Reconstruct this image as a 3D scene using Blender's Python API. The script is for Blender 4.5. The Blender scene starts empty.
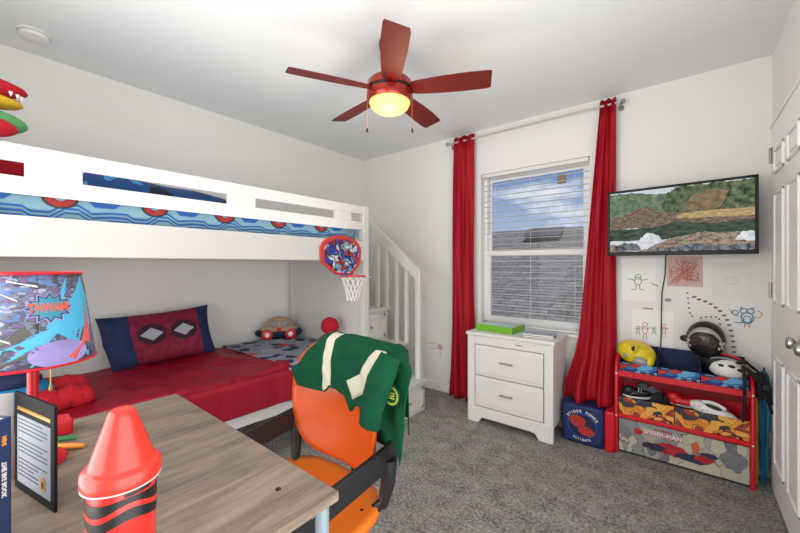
import bpy, math, random
from mathutils import Vector, Matrix, noise
random.seed(7)
S = bpy.context.scene
C = S.collection
PI = math.pi
# ------------------------------------------------------------------ camera, world, lights, exposure
CAMH = 1.315
F = 354.0
TH = math.radians(39.0)
cd = bpy.data.cameras.new('camera'); cam = bpy.data.objects.new('camera', cd); C.objects.link(cam)
cam.location = (0, 0, CAMH); cam.rotation_euler = (PI/2, 0, TH)
cd.sensor_width = 36; cd.lens = F/800*36; cd.shift_y = -1.5/800; cd.clip_start = .02
S.camera = cam
S.view_settings.view_transform = 'Standard'; S.view_settings.look = 'None'
S.view_settings.gamma = 1; S.view_settings.use_curve_mapping = False
S.view_settings.exposure = -0.07

def lin(c):
    return tuple(((x/255)/12.92 if x/255 <= .04045 else ((x/255+.055)/1.055)**2.4) for x in c) + (1,)

w = bpy.data.worlds.new('sky'); S.world = w; w.use_nodes = True
nt = w.node_tree; nt.nodes.clear()
def N(nt, t, **k):
    n = nt.nodes.new(t)
    for a, b in k.items(): setattr(n, a, b)
    return n
wo = N(nt, 'ShaderNodeOutputWorld'); bg = N(nt, 'ShaderNodeBackground'); tc = N(nt, 'ShaderNodeTexCoord')
mp = N(nt, 'ShaderNodeMapping'); mp.inputs['Scale'].default_value = (2.2, 2.2, 7)
nz = N(nt, 'ShaderNodeTexNoise'); nz.inputs['Scale'].default_value = 1.7; nz.inputs['Detail'].default_value = 7; nz.inputs['Roughness'].default_value = .62
rp = N(nt, 'ShaderNodeValToRGB'); rp.color_ramp.elements[0].position = .52; rp.color_ramp.elements[1].position = .68
sx = N(nt, 'ShaderNodeSeparateXYZ'); rz = N(nt, 'ShaderNodeValToRGB')
rz.color_ramp.elements[0].color = lin((196, 214, 232)); rz.color_ramp.elements[0].position = .0
rz.color_ramp.elements[1].color = lin((66, 116, 186)); rz.color_ramp.elements[1].position = .30
mx = N(nt, 'ShaderNodeMixRGB'); mx.inputs['Color2'].default_value = (.86, .89, .94, 1)
L = nt.links.new
L(tc.outputs['Generated'], mp.inputs[0]); L(mp.outputs[0], nz.inputs['Vector']); L(nz.outputs['Fac'], rp.inputs[0])
L(tc.outputs['Generated'], sx.inputs[0]); L(sx.outputs['Z'], rz.inputs[0]); L(rp.outputs[0], mx.inputs['Fac']); L(rz.outputs[0], mx.inputs['Color1'])
L(mx.outputs[0], bg.inputs[0]); bg.inputs[1].default_value = 1.0; L(bg.outputs[0], wo.inputs[0])

def area(name, loc, rot, sx_, sy_, e, col=(1, 1, 1)):
    l = bpy.data.lights.new(name, 'AREA'); l.shape = 'RECTANGLE'; l.size = sx_; l.size_y = sy_; l.energy = e; l.color = col
    o = bpy.data.objects.new(name, l); C.objects.link(o); o.location = loc; o.rotation_euler = rot
    return o
area('rear_fill', (-1.3, -.9, 1.15), (math.radians(90), 0, math.radians(-32)), 2.0, 1.9, 58, (1, .99, .975))  # added soft fill behind the camera, stands for no real lamp
area('ceiling_fill', (-1.1, .9, 1.55), (PI, 0, 0), 2.4, 2.0, 14, (.97, .99, 1))  # upward fill added in mid room to brighten ceiling and walls
area('side_fill', (.38, .45, .85), (math.radians(90), 0, math.radians(90)), 1.8, 1.5, 27, (1, .99, .98))  # unseen fill added by the right wall to light the space under the loft
sl = bpy.data.lights.new('sun', 'SUN'); sl.energy = 2.2; sl.angle = .02; so = bpy.data.objects.new('sun', sl); C.objects.link(so)
so.rotation_euler = (math.radians(40), 0, math.radians(25))

# ------------------------------------------------------------------ materials
def mat(name, col, rough=.5, metal=0, spec=.5, bump=0, bscale=60, var=0, vscale=8, emit=0, coat=0, sheen=0, stretch=(1, 1, 1)):
    m = bpy.data.materials.new(name); m.use_nodes = True
    t = m.node_tree; b = t.nodes['Principled BSDF']; c = lin(col)
    b.inputs['Base Color'].default_value = c; b.inputs['Roughness'].default_value = rough; b.inputs['Metallic'].default_value = metal
    b.inputs['Specular IOR Level'].default_value = spec; b.inputs['Coat Weight'].default_value = coat; b.inputs['Sheen Weight'].default_value = sheen
    if emit: b.inputs['Emission Color'].default_value = c; b.inputs['Emission Strength'].default_value = emit
    if var or bump:
        tc = N(t, 'ShaderNodeTexCoord'); mp = N(t, 'ShaderNodeMapping'); mp.inputs['Scale'].default_value = stretch
        t.links.new(tc.outputs['Object'], mp.inputs[0])
    if var:
        n = N(t, 'ShaderNodeTexNoise'); n.inputs['Scale'].default_value = vscale; n.inputs['Detail'].default_value = 5
        r = N(t, 'ShaderNodeValToRGB'); r.color_ramp.elements[0].position = .3; r.color_ramp.elements[1].position = .7
        r.color_ramp.elements[0].color = tuple(x*(1-var) for x in c[:3])+(1,); r.color_ramp.elements[1].color = tuple(min(1, x*(1+var)) for x in c[:3])+(1,)
        t.links.new(mp.outputs[0], n.inputs['Vector']); t.links.new(n.outputs['Fac'], r.inputs[0]); t.links.new(r.outputs[0], b.inputs['Base Color'])
        if emit: t.links.new(r.outputs[0], b.inputs['Emission Color'])
    if bump:
        n = N(t, 'ShaderNodeTexNoise'); n.inputs['Scale'].default_value = bscale; n.inputs['Detail'].default_value = 4
        bp = N(t, 'ShaderNodeBump'); bp.inputs['Strength'].default_value = bump; bp.inputs['Distance'].default_value = .01
        t.links.new(mp.outputs[0], n.inputs['Vector']); t.links.new(n.outputs['Fac'], bp.inputs['Height']); t.links.new(bp.outputs[0], b.inputs['Normal'])
    return m

def comic(name, cols, scale=20, line=.05, linecol=(25, 25, 35), warp=.12, rough=.5, stretch=(1, 1, 1)):
    """printed pattern: warped voronoi cells in a few inks with dark outlines"""
    m = bpy.data.materials.new(name); m.use_nodes = True
    t = m.node_tree; b = t.nodes['Principled BSDF']; b.inputs['Roughness'].default_value = rough
    tc = N(t, 'ShaderNodeTexCoord'); mp = N(t, 'ShaderNodeMapping'); mp.inputs['Scale'].default_value = stretch
    n = N(t, 'ShaderNodeTexNoise'); n.inputs['Scale'].default_value = scale*.8
    ma = N(t, 'ShaderNodeMixRGB', blend_type='LINEAR_LIGHT'); ma.inputs['Fac'].default_value = warp
    v = N(t, 'ShaderNodeTexVoronoi'); v.inputs['Scale'].default_value = scale
    e = N(t, 'ShaderNodeTexVoronoi', feature='DISTANCE_TO_EDGE'); e.inputs['Scale'].default_value = scale
    s = N(t, 'ShaderNodeSeparateColor'); r = N(t, 'ShaderNodeValToRGB'); r.color_ramp.interpolation = 'CONSTANT'
    el = r.color_ramp.elements
    for i, c in enumerate(cols):
        k = el[i] if i < 2 else el.new(i/len(cols))
        k.position = i/len(cols); k.color = lin(c)
    g = N(t, 'ShaderNodeMath', operation='LESS_THAN'); g.inputs[1].default_value = line
    x = N(t, 'ShaderNodeMixRGB'); x.inputs['Color2'].default_value = lin(linecol)
    K = t.links.new
    K(tc.outputs['Object'], mp.inputs[0]); K(mp.outputs[0], n.inputs['Vector']); K(mp.outputs[0], ma.inputs['Color1']); K(n.outputs['Color'], ma.inputs['Color2'])
    for q in (v, e): K(ma.outputs[0], q.inputs['Vector'])
    K(v.outputs['Color'], s.inputs[0]); K(s.outputs[0], r.inputs[0]); K(e.outputs['Distance'], g.inputs[0]); K(g.outputs[0], x.inputs['Fac'])
    K(r.outputs[0], x.inputs['Color1']); K(x.outputs[0], b.inputs['Base Color'])
    return m

def blotch(name, base, cols, scale=14, rad=.32, rough=.8, bump=0):
    m = bpy.data.materials.new(name); m.use_nodes = True
    t = m.node_tree; b = t.nodes['Principled BSDF']; b.inputs['Roughness'].default_value = rough
    tc = N(t, 'ShaderNodeTexCoord'); n = N(t, 'ShaderNodeTexNoise'); n.inputs['Scale'].default_value = scale
    ma = N(t, 'ShaderNodeMixRGB', blend_type='LINEAR_LIGHT'); ma.inputs['Fac'].default_value = .06
    v = N(t, 'ShaderNodeTexVoronoi'); v.inputs['Scale'].default_value = scale
    s = N(t, 'ShaderNodeSeparateColor'); r = N(t, 'ShaderNodeValToRGB'); r.color_ramp.interpolation = 'CONSTANT'
    el = r.color_ramp.elements
    for i, c in enumerate(cols):
        k = el[i] if i < 2 else el.new(i/len(cols))
        k.position = i/len(cols); k.color = lin(c)
    g = N(t, 'ShaderNodeMath', operation='LESS_THAN'); g.inputs[1].default_value = rad
    x = N(t, 'ShaderNodeMixRGB'); x.inputs['Color1'].default_value = lin(base)
    K = t.links.new
    K(tc.outputs['Object'], ma.inputs['Color1']); K(tc.outputs['Object'], n.inputs['Vector']); K(n.outputs['Color'], ma.inputs['Color2']); K(ma.outputs[0], v.inputs['Vector'])
    K(v.outputs['Color'], s.inputs[0]); K(s.outputs[0], r.inputs[0]); K(v.outputs['Distance'], g.inputs[0]); K(g.outputs[0], x.inputs['Fac'])
    K(r.outputs[0], x.inputs['Color2']); K(x.outputs[0], b.inputs['Base Color'])
    return m

def wood(name, c1, c2, stretch, rough=.45, scale=3):
    m = bpy.data.materials.new(name); m.use_nodes = True
    t = m.node_tree; b = t.nodes['Principled BSDF']; b.inputs['Roughness'].default_value = rough
    tc = N(t, 'ShaderNodeTexCoord'); mp = N(t, 'ShaderNodeMapping'); mp.inputs['Scale'].default_value = stretch
    n = N(t, 'ShaderNodeTexNoise'); n.inputs['Scale'].default_value = scale; n.inputs['Detail'].default_value = 8; n.inputs['Roughness'].default_value = .65; n.inputs['Distortion'].default_value = .6
    r = N(t, 'ShaderNodeValToRGB'); r.color_ramp.elements[0].position = .32; r.color_ramp.elements[1].position = .68
    r.color_ramp.elements[0].color = lin(c1); r.color_ramp.elements[1].color = lin(c2)
    K = t.links.new
    K(tc.outputs['Object'], mp.inputs[0]); K(mp.outputs[0], n.inputs['Vector']); K(n.outputs['Fac'], r.inputs[0]); K(r.outputs[0], b.inputs['Base Color'])
    return m

M = dict(
    wall=mat('wall_paint', (238, 237, 234), .85, bump=.05, bscale=90),
    ceiling=mat('ceiling_paint', (236, 238, 238), .9, bump=.1, bscale=70),
    trim=mat('trim_paint', (244, 244, 243), .4),
    furn=mat('white_furniture', (214, 213, 211), .38),
    furn2=mat('white_dresser', (232, 230, 225), .42),
    chrome=mat('satin_nickel', (170, 165, 158), .3, 1),
    dark=mat('black_plastic', (26, 27, 29), .38),
    darksoft=mat('black_fabric', (28, 28, 32), .85),
    red=mat('red_plastic', (208, 22, 38), .35),
    redfab=mat('red_satin_sheet', (150, 12, 40), .5, var=.12, vscale=3, spec=.3, bump=.1, bscale=200),
    redcur=mat('red_curtain_fabric', (168, 12, 34), .6, var=.08, vscale=4, spec=.3),
    redplush=mat('red_plush', (186, 16, 36), .9, bump=.5, bscale=120),
    navy=mat('navy_fabric', (22, 36, 74), .75, bump=.2, bscale=150),
    blue=mat('blue_fabric', (20, 92, 160), .7, var=.3, vscale=12),
    cyan=mat('cyan_fabric', (40, 150, 190), .6),
    teal=mat('teal_fabric', (16, 108, 138), .5, var=.3, vscale=6),
    orange=mat('orange_shell', (208, 84, 26), .3, coat=.2),
    orangeseat=mat('orange_seat', (228, 116, 24), .45),
    green=mat('green_jersey', (8, 72, 46), .9, spec=.2, bump=.35, bscale=220, var=.12, vscale=20),
    cream=mat('cream_jersey', (206, 202, 182), .85, bump=.3, bscale=220),
    yellow=mat('yellow_plastic', (226, 200, 30), .35),
    gold=mat('gold_foil', (196, 150, 60), .35, .5),
    grey=mat('grey_plastic', (140, 146, 152), .4),
    silver=mat('silver_paint', (168, 170, 172), .35, .4),
    white=mat('white_plastic', (232, 232, 228), .4),
    legmetal=mat('pale_blue_grey_metal', (150, 168, 178), .35, .3),
    desk=wood('grey_brown_laminate', (106, 92, 80), (158, 142, 127), (9, 1.1, 9), .38, 3.2),
    deskedge=wood('laminate_edge', (130, 118, 104), (160, 148, 134), (9, 1.1, 9), .5),
    crayon=mat('glossy_red_plastic', (226, 54, 42), .32, coat=.15),
    crayontin=mat('glossy_red_tin', (216, 42, 36), .25, coat=.3),
    blackink=mat('black_ink', (22, 24, 26), .35),
    whiteink=mat('white_ink', (225, 225, 225), .5),
    redink=mat('red_ink', (205, 35, 35), .5),
    orangeink=mat('orange_ink', (240, 150, 50), .5),
    blueink=mat('blue_ink', (40, 90, 190), .5),
    ltblue=mat('light_blue_print', (118, 156, 172), .7),
    midblue=mat('mid_blue_print', (24, 86, 156), .7),
    rubyprint=mat('red_brown_print', (150, 36, 36), .7, var=.3, vscale=60),
    purple=mat('lilac_print', (150, 140, 200), .6, var=.2, vscale=20),
    brownfur=mat('tan_toy_fabric', (180, 150, 118), .85),
    paper=mat('drawing_paper', (248, 248, 246), .8),
    paperfaint=mat('white_paper', (234, 233, 230), .8),
    blackfold=mat('black_card', (18, 18, 22), .7, spec=.2),
    glass=None)

m = bpy.data.materials.new('window_glass'); m.use_nodes = True; t = m.node_tree; t.nodes.clear()
o_ = N(t, 'ShaderNodeOutputMaterial'); tr = N(t, 'ShaderNodeBsdfTransparent'); gl = N(t, 'ShaderNodeBsdfGlossy'); gl.inputs['Roughness'].default_value = .02
mi = N(t, 'ShaderNodeMixShader'); mi.inputs[0].default_value = .006
t.links.new(tr.outputs[0], mi.inputs[1]); t.links.new(gl.outputs[0], mi.inputs[2]); t.links.new(mi.outputs[0], o_.inputs[0]); M['glass'] = m

def carpet_mat():
    m = bpy.data.materials.new('grey_carpet'); m.use_nodes = True
    t = m.node_tree; b = t.nodes['Principled BSDF']; b.inputs['Roughness'].default_value = 1; b.inputs['Specular IOR Level'].default_value = .1
    tc = N(t, 'ShaderNodeTexCoord'); n = N(t, 'ShaderNodeTexNoise'); n.inputs['Scale'].default_value = 60; n.inputs['Detail'].default_value = 6; n.inputs['Roughness'].default_value = .8
    n2 = N(t, 'ShaderNodeTexNoise'); n2.inputs['Scale'].default_value = 9; n2.inputs['Detail'].default_value = 3
    ad = N(t, 'ShaderNodeMath', operation='MULTIPLY_ADD'); ad.inputs[1].default_value = .25
    r = N(t, 'ShaderNodeValToRGB'); r.color_ramp.elements[0].position = .48; r.color_ramp.elements[1].position = .78
    r.color_ramp.elements[0].color = lin((92, 90, 89)); r.color_ramp.elements[1].color = lin((206, 202, 198))
    bp = N(t, 'ShaderNodeBump'); bp.inputs['Strength'].default_value = .9; bp.inputs['Distance'].default_value = .02
    K = t.links.new
    K(tc.outputs['Object'], n.inputs['Vector']); K(tc.outputs['Object'], n2.inputs['Vector']); K(n2.outputs['Fac'], ad.inputs[0]); K(n.outputs['Fac'], ad.inputs[2])
    K(ad.outputs[0], r.inputs[0]); K(r.outputs[0], b.inputs['Base Color']); K(n.outputs['Fac'], bp.inputs['Height']); K(bp.outputs[0], b.inputs['Normal'])
    return m
M['carpet'] = carpet_mat()

def shingle_mat():
    m = bpy.data.materials.new('roof_shingles'); m.use_nodes = True
    t = m.node_tree; b = t.nodes['Principled BSDF']; b.inputs['Roughness'].default_value = .95
    tc = N(t, 'ShaderNodeTexCoord'); br = N(t, 'ShaderNodeTexBrick')
    br.inputs['Color1'].default_value = lin((158, 148, 136)); br.inputs['Color2'].default_value = lin((132, 122, 112)); br.inputs['Mortar'].default_value = lin((108, 100, 92))
    br.inputs['Scale'].default_value = 1; br.inputs['Brick Width'].default_value = .30; br.inputs['Row Height'].default_value = .095; br.inputs['Mortar Size'].default_value = .010
    n = N(t, 'ShaderNodeTexNoise'); n.inputs['Scale'].default_value = 6; mx = N(t, 'ShaderNodeMixRGB', blend_type='OVERLAY'); mx.inputs['Fac'].default_value = .5
    K = t.links.new
    K(tc.outputs['Object'], br.inputs['Vector']); K(tc.outputs['Object'], n.inputs['Vector']); K(br.outputs['Color'], mx.inputs['Color1']); K(n.outputs['Fac'], mx.inputs['Color2']); K(mx.outputs[0], b.inputs['Base Color'])
    return m
M['shingle'] = shingle_mat()
M['stucco'] = mat('neighbour_stucco', (176, 166, 152), .9)
M['grass'] = mat('lawn', (92, 104, 62), .95, var=.2, vscale=5)

# ------------------------------------------------------------------ mesh builder
class MB:
    def __init__(s): s.v = []; s.f = []; s.m = []
    def add(s, vs, fs, mi=0, xf=None):
        o = len(s.v)
        for p in vs:
            p = Vector(p)
            s.v.append(xf @ p if xf is not None else p)
        for f in fs: s.f.append([o+i for i in f]); s.m.append(mi)
        return s
    def box(s, a, b, mi=0, xf=None):
        x0, y0, z0 = a; x1, y1, z1 = b
        return s.add([(x0,y0,z0),(x1,y0,z0),(x1,y1,z0),(x0,y1,z0),(x0,y0,z1),(x1,y0,z1),(x1,y1,z1),(x0,y1,z1)],
                     [(0,3,2,1),(4,5,6,7),(0,1,5,4),(1,2,6,5),(2,3,7,6),(3,0,4,7)], mi, xf)
    def tube(s, pts, r, n=10, mi=0, flat=1, xf=None, cap=True):
        pts = [Vector(p) for p in pts]; rr = r if isinstance(r, (list, tuple)) else [r]*len(pts)
        vs = []; up = None
        for i, p in enumerate(pts):
            d = (pts[min(i+1, len(pts)-1)]-pts[max(i-1, 0)]).normalized()
            if up is None: up = Vector((0,0,1)) if abs(d.z) < .9 else Vector((1,0,0))
            a = d.cross(up)
            a = a.normalized() if a.length > 1e-6 else Vector((1,0,0)); b = a.cross(d).normalized(); up = b
            for k in range(n):
                t = 2*PI*k/n; vs.append(p+a*math.cos(t)*rr[i]+b*math.sin(t)*rr[i]*flat)
        fs = []
        for i in range(len(pts)-1):
            for k in range(n):
                q = (k+1) % n; fs.append((i*n+k, i*n+q, (i+1)*n+q, (i+1)*n+k))
        if cap: fs.append(tuple(range(n))[::-1]); fs.append(tuple((len(pts)-1)*n+k for k in range(n)))
        return s.add(vs, fs, mi, xf)
    def lathe(s, prof, c=(0,0,0), n=32, mi=0, xf=None):
        vs = []; fs = []
        for r, z in prof:
            for k in range(n):
                t = 2*PI*k/n; vs.append((c[0]+r*math.cos(t), c[1]+r*math.sin(t), c[2]+z))
        for i in range(len(prof)-1):
            for k in range(n):
                q = (k+1) % n; fs.append((i*n+k, i*n+q, (i+1)*n+q, (i+1)*n+k))
        fs.append(tuple(range(n))[::-1]); fs.append(tuple((len(prof)-1)*n+k for k in range(n)))
        return s.add(vs, fs, mi, xf)
    def ell(s, c, r, mi=0, nu=20, nv=14, fn=None, xf=None):
        vs = []; fs = []
        for j in range(nv+1):
            ph = -PI/2+PI*j/nv
            for i in range(nu):
                t = 2*PI*i/nu; d = Vector((math.cos(ph)*math.cos(t), math.cos(ph)*math.sin(t), math.sin(ph)))
                k = fn(d) if fn else 1
                vs.append((c[0]+d.x*r[0]*k, c[1]+d.y*r[1]*k, c[2]+d.z*r[2]*k))
        for j in range(nv):
            for i in range(nu):
                q = (i+1) % nu; fs.append((j*nu+i, j*nu+q, (j+1)*nu+q, (j+1)*nu+i))
        return s.add(vs, fs, mi, xf)
    def prism(s, poly, fn, t0, t1, mi=0):
        """poly of 2-D points, fn(a,b,t) -> 3-D"""
        n = len(poly); vs = [fn(a, b, t0) for a, b in poly]+[fn(a, b, t1) for a, b in poly]
        fs = [tuple(range(n))[::-1], tuple(range(n, 2*n))]+[(i, (i+1) % n, (i+1) % n+n, i+n) for i in range(n)]
        return s.add(vs, fs, mi)
    def grid(s, nu, nv, fn, mi=0):
        vs = [fn(i/nu, j/nv) for j in range(nv+1) for i in range(nu+1)]
        fs = [(j*(nu+1)+i, j*(nu+1)+i+1, (j+1)*(nu+1)+i+1, (j+1)*(nu+1)+i) for j in range(nv) for i in range(nu)]
        if callable(mi):
            for k, f in enumerate(fs): pass
            o = len(s.v)
            s.v += [Vector(p) for p in vs]
            for k, f in enumerate(fs): s.f.append([o+q for q in f]); s.m.append(mi((k % nu+.5)/nu, (k//nu+.5)/nv))
            return s
        return s.add(vs, fs, mi)
    def star(s, poly, fn, mi=0, rings=3, c=None):
        """flat outline mapped by fn(a,b), filled by rings around its centre"""
        if c is None: c = (sum(p[0] for p in poly)/len(poly), sum(p[1] for p in poly)/len(poly))
        n = len(poly); vs = [fn(*c)]
        for k in range(1, rings+1):
            t = k/rings
            vs += [fn(c[0]+(a-c[0])*t, c[1]+(b-c[1])*t) for a, b in poly]
        fs = [(0, 1+i, 1+(i+1) % n) for i in range(n)]
        for k in range(rings-1):
            a = 1+k*n; b = a+n
            fs += [(a+i, b+i, b+(i+1) % n, a+(i+1) % n) for i in range(n)]
        return s.add(vs, fs, mi)
    def build(s, name, mats, parent=None, bevel=0, smooth=True, solid=0, subd=0, seg=2, off=0):
        me = bpy.data.meshes.new(name)
        vs = s.v
        if parent is not None:
            inv = WM[parent.name].inverted(); vs = [inv @ p for p in vs]
        me.from_pydata([tuple(p) for p in vs], [], s.f)
        if not isinstance(mats, (list, tuple)): mats = [mats]
        for x in mats: me.materials.append(x)
        for p, k in zip(me.polygons, s.m): p.material_index = min(k, len(mats)-1)
        if smooth:
            me.polygons.foreach_set('use_smooth', [True]*len(me.polygons))
            me.set_sharp_from_angle(angle=math.radians(38))
        me.update(); me.validate()
        o = bpy.data.objects.new(name, me); C.objects.link(o); o.parent = parent
        WM[o.name] = WM[parent.name].copy() if parent is not None else Matrix()
        if solid: q = o.modifiers.new('s', 'SOLIDIFY'); q.thickness = solid; q.offset = off
        if subd: q = o.modifiers.new('d', 'SUBSURF'); q.levels = subd; q.render_levels = subd
        if bevel: q = o.modifiers.new('b', 'BEVEL'); q.width = bevel; q.segments = seg; q.limit_method = 'ANGLE'; q.angle_limit = math.radians(40)
        return o
WM = {}
def tag(o, label=None, cat=None, group=None, kind=None):
    if label: o['label'] = label
    if cat: o['category'] = cat
    if group: o['group'] = group
    if kind: o['kind'] = kind
    return o
def thing(name, label, cat, loc=(0,0,0), rz=0, group=None):
    o = bpy.data.objects.new(name, None); C.objects.link(o); o.location = loc; o.rotation_euler = (0, 0, rz); o.empty_display_size = .05
    WM[o.name] = Matrix.Translation(loc) @ Matrix.Rotation(rz, 4, 'Z')
    return tag(o, label, cat, group)
def struct(name, mb, m, parent=None, **k):
    o = mb.build(name, m, parent, **k)
    if parent is None: o['kind'] = 'structure'
    return o
def box(a, b): return MB().box(a, b)
def textmesh(st, size, extrude=0, bold=0):
    cu = bpy.data.curves.new('t', 'FONT'); cu.body = st; cu.size = size; cu.extrude = extrude; cu.offset = bold; cu.align_x = 'CENTER'; cu.align_y = 'CENTER'; cu.resolution_u = 2
    o = bpy.data.objects.new('t', cu); me = bpy.data.meshes.new_from_object(o)
    r = ([v.co.copy() for v in me.vertices], [tuple(p.vertices) for p in me.polygons])
    bpy.data.objects.remove(o); bpy.data.curves.remove(cu); bpy.data.meshes.remove(me)
    return r
def addtext(mb, st, size, fn, mi=0, bold=0):
    vs, fs = textmesh(st, size, 0, bold)
    return mb.add([fn(p.x, p.y) for p in vs], fs, mi)
def nz3(x, y, z=0, s=1): return noise.noise(Vector((x*s, y*s, z*s)))
def W(u, v, **k):
    """the place on a plane (X=, Y= or Z= given) that a line of sight meets; only for reading measurements"""
    a = (u-400)/F; dx = -math.sin(TH)+a*math.cos(TH); dy = math.cos(TH)+a*math.sin(TH); dz = (265-v)/F
    if 'X' in k: t = k['X']/dx
    elif 'Y' in k: t = k['Y']/dy
    else: t = (k['Z']-CAMH)/dz
    return Vector((dx*t, dy*t, CAMH+dz*t))

# ------------------------------------------------------------------ room
XL, XR, YB, YF, H = -3.12, .41, 3.14, -1.6, 2.61
WX0, WX1, WZ0, WZ1 = -1.54, -.60, .745, 2.185
struct('floor', box((XL-.1, YF-.1, -.1), (XR+.1, YB+.12, 0)), M['carpet'])
struct('ceiling', box((XL-.1, YF-.1, H), (XR+.1, YB+.15, H+.1)), M['ceiling'])
struct('wall_left', box((XL-.1, YF-.1, 0), (XL, YB, H)), M['wall'])
struct('wall_right', box((XR, YF-.1, 0), (XR+.1, YB, H)), M['wall'])
struct('wall_front', box((XL, YF-.1, 0), (XR, YF, H)), M['wall'])
wb = MB()
wb.box((XL-.1, YB, 0), (WX0, YB+.14, H)); wb.box((WX1, YB, 0), (XR+.1, YB+.14, H)); wb.box((WX0, YB, 0), (WX1, YB+.14, WZ0)); wb.box((WX0, YB, WZ1), (WX1, YB+.14, H))
struct('wall_back', wb, M['wall'])
def base(name, a, b): struct(name, box(a, b), M['trim'], bevel=.006)
base('baseboard_left', (XL, YF, 0), (XL+.014, YB, .10)); base('baseboard_back', (XL+.014, YB-.014, 0), (XR, YB, .10))
base('baseboard_right', (XR-.014, 3.04, 0), (XR, YB-.014, .10)); base('baseboard_front', (XR-.014, YF, 0), (XR, 1.345, .10))

# window
win = bpy.data.objects.new('window_1', None); C.objects.link(win); win.location = (-1.07, YB, WZ0); win['kind'] = 'structure'
WM['window_1'] = Matrix.Translation(win.location)
zm = 1.425; yf0, yf1 = YB+.07, YB+.125
fr = MB()
fr.box((WX0, yf0, WZ0), (WX0+.035, yf1, WZ1)); fr.box((WX1-.035, yf0, WZ0), (WX1, yf1, WZ1)); fr.box((WX0, yf0, WZ0), (WX1, yf1, WZ0+.04)); fr.box((WX0, yf0, WZ1-.035), (WX1, yf1, WZ1))
fr.build('window_frame', M['trim'], win, bevel=.004)
sh = MB()
for z0, z1, y in ((WZ0+.04, zm+.025, yf0+.005), (zm-.025, WZ1-.035, yf0+.03)):
    x0, x1 = WX0+.03, WX1-.03
    z1 = z1+.01 if z1 > 2 else z1
    sh.box((x0, y, z0), (x0+.035, y+.02, z1)); sh.box((x1-.035, y, z0), (x1, y+.02, z1)); sh.box((x0+.035, y+.001, z0), (x1-.035, y+.019, z0+.045)); sh.box((x0+.035, y+.001, z1-.045), (x1-.035, y+.019, z1))
sh.build('sash', M['trim'], win, bevel=.003)
g = MB(); g.box((WX0+.06, yf0+.013, WZ0+.07), (WX1-.06, yf0+.016, zm)); g.box((WX0+.06, yf0+.038, zm), (WX1-.06, yf0+.041, WZ1-.07)); g.build('pane', M['glass'], win)
box((WX0, YB-.03, WZ0-.018), (WX1, YB+.07, WZ0+.004)).build('window_sill', M['trim'], win, bevel=.005)
box((-.87, yf0+.032, 2.015), (-.80, yf0+.036, 2.10)).build('sticker', mat('tan_sticker', (150, 128, 104), .7), win)
# blinds
bl = thing('window_blind', 'white horizontal slat blind lowered open across the window', 'blind', (-1.07, YB+.035, WZ1))
box((WX0+.01, YB+.01, WZ1-.035), (WX1-.01, YB+.055, WZ1-.002)).build('headrail', M['white'], bl, bevel=.003)
n = 27
for i in range(n):
    z = WZ1-.06-i*(WZ1-WZ0-.10)/(n-1)
    m_ = MB(); R = Matrix.Translation((-1.07, YB+.033, z)) @ Matrix.Rotation(math.radians(-4), 4, 'X')
    m_.box((-.455, -.0125, -.0009), (.455, .0125, .0009), 0, R); m_.build('slat', M['white'], bl)
m_ = MB()
for x in (-1.43, -1.07, -.71): m_.tube([(x, YB+.010, WZ1-.03), (x, YB+.010, WZ0+.03)], .0012, 6)
m_.build('cord', M['white'], bl)
box((WX0+.015, YB+.012, WZ0+.008), (WX1-.015, YB+.052, WZ0+.025)).build('bottom_rail', M['white'], bl, bevel=.003)
m_ = MB().tube([(WX0+.09, YB+.002, WZ1-.04), (WX0+.09, YB+.002, 1.60)], .0035, 8); m_.build('tilt_wand', M['grey'], bl)

# closet doors
def closet_door(idx, y0, y1, knoby):
    d = bpy.data.objects.new('door_%d' % idx, None); C.objects.link(d); d.location = (XR, y0, 0); d['kind'] = 'structure'; WM[d.name] = Matrix.Translation(d.location)
    x0, x1 = XR-.012, XR+.0
    m_ = MB(); m_.box((x0-.012, y0, .012), (x1, y1, 2.05))
    m_.build('door_leaf', M['trim'], d, bevel=.003)
    def pan(a, b, c, e):
        q = MB(); xs = x0-.012
        w_ = .018
        q.box((xs-.010, a, c), (xs+.002, a+w_, e)); q.box((xs-.010, b-w_, c), (xs+.002, b, e)); q.box((xs-.010, a, c), (xs+.002, b, c+w_)); q.box((xs-.010, a, e-w_), (xs+.002, b, e))
        q.box((xs-.006, a+.035, c+.035), (xs+.002, b-.035, e-.035))
        q.build('raised_panel', M['trim'], d, bevel=.006)
    ym = (y0+y1)/2
    for ya, yb in ((y0+.10, ym-.05), (ym+.05, y1-.10)):
        for c, e in ((.20, .81), (1.10, 1.72), (1.82, 1.96)): pan(ya, yb, c, e)
    k = MB(); X = Matrix.Translation((x0-.012, knoby, .975)) @ Matrix.Rotation(-PI/2, 4, 'Y')
    k.lathe([(.028, 0), (.028, .005), (.011, .008), (.010, .020), (.022, .026), (.027, .036), (.024, .046), (.012, .050)], (0,0,0), 24, 0, X)
    k.build('door_knob', M['chrome'], d)
    for z in (.3, 1.17, 1.95):
        yy = y1 if knoby < (y0+y1)/2 else y0
        q = MB(); q.tube([(x0-.02, yy, z-.045), (x0-.02, yy, z+.045)], .007, 10); q.box((x0-.016, yy-.02, z-.045), (x0-.011, yy+.02, z+.045)); q.build('hinge', M['chrome'], d)
closet_door(1, 2.195, 2.955, 2.265); closet_door(2, 1.43, 2.19, 2.11)
q = MB()
q.box((XR-.018, 2.96, 0), (XR, 3.035, 2.13)); q.box((XR-.018, 1.35, 0), (XR, 1.425, 2.13)); q.box((XR-.018, 1.425, 2.055), (XR, 2.96, 2.13))
q.box((XR-.024, 1.335, 2.13), (XR, 3.05, 2.15))
struct('trim_1', q, M['trim'], bevel=.004)

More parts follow.
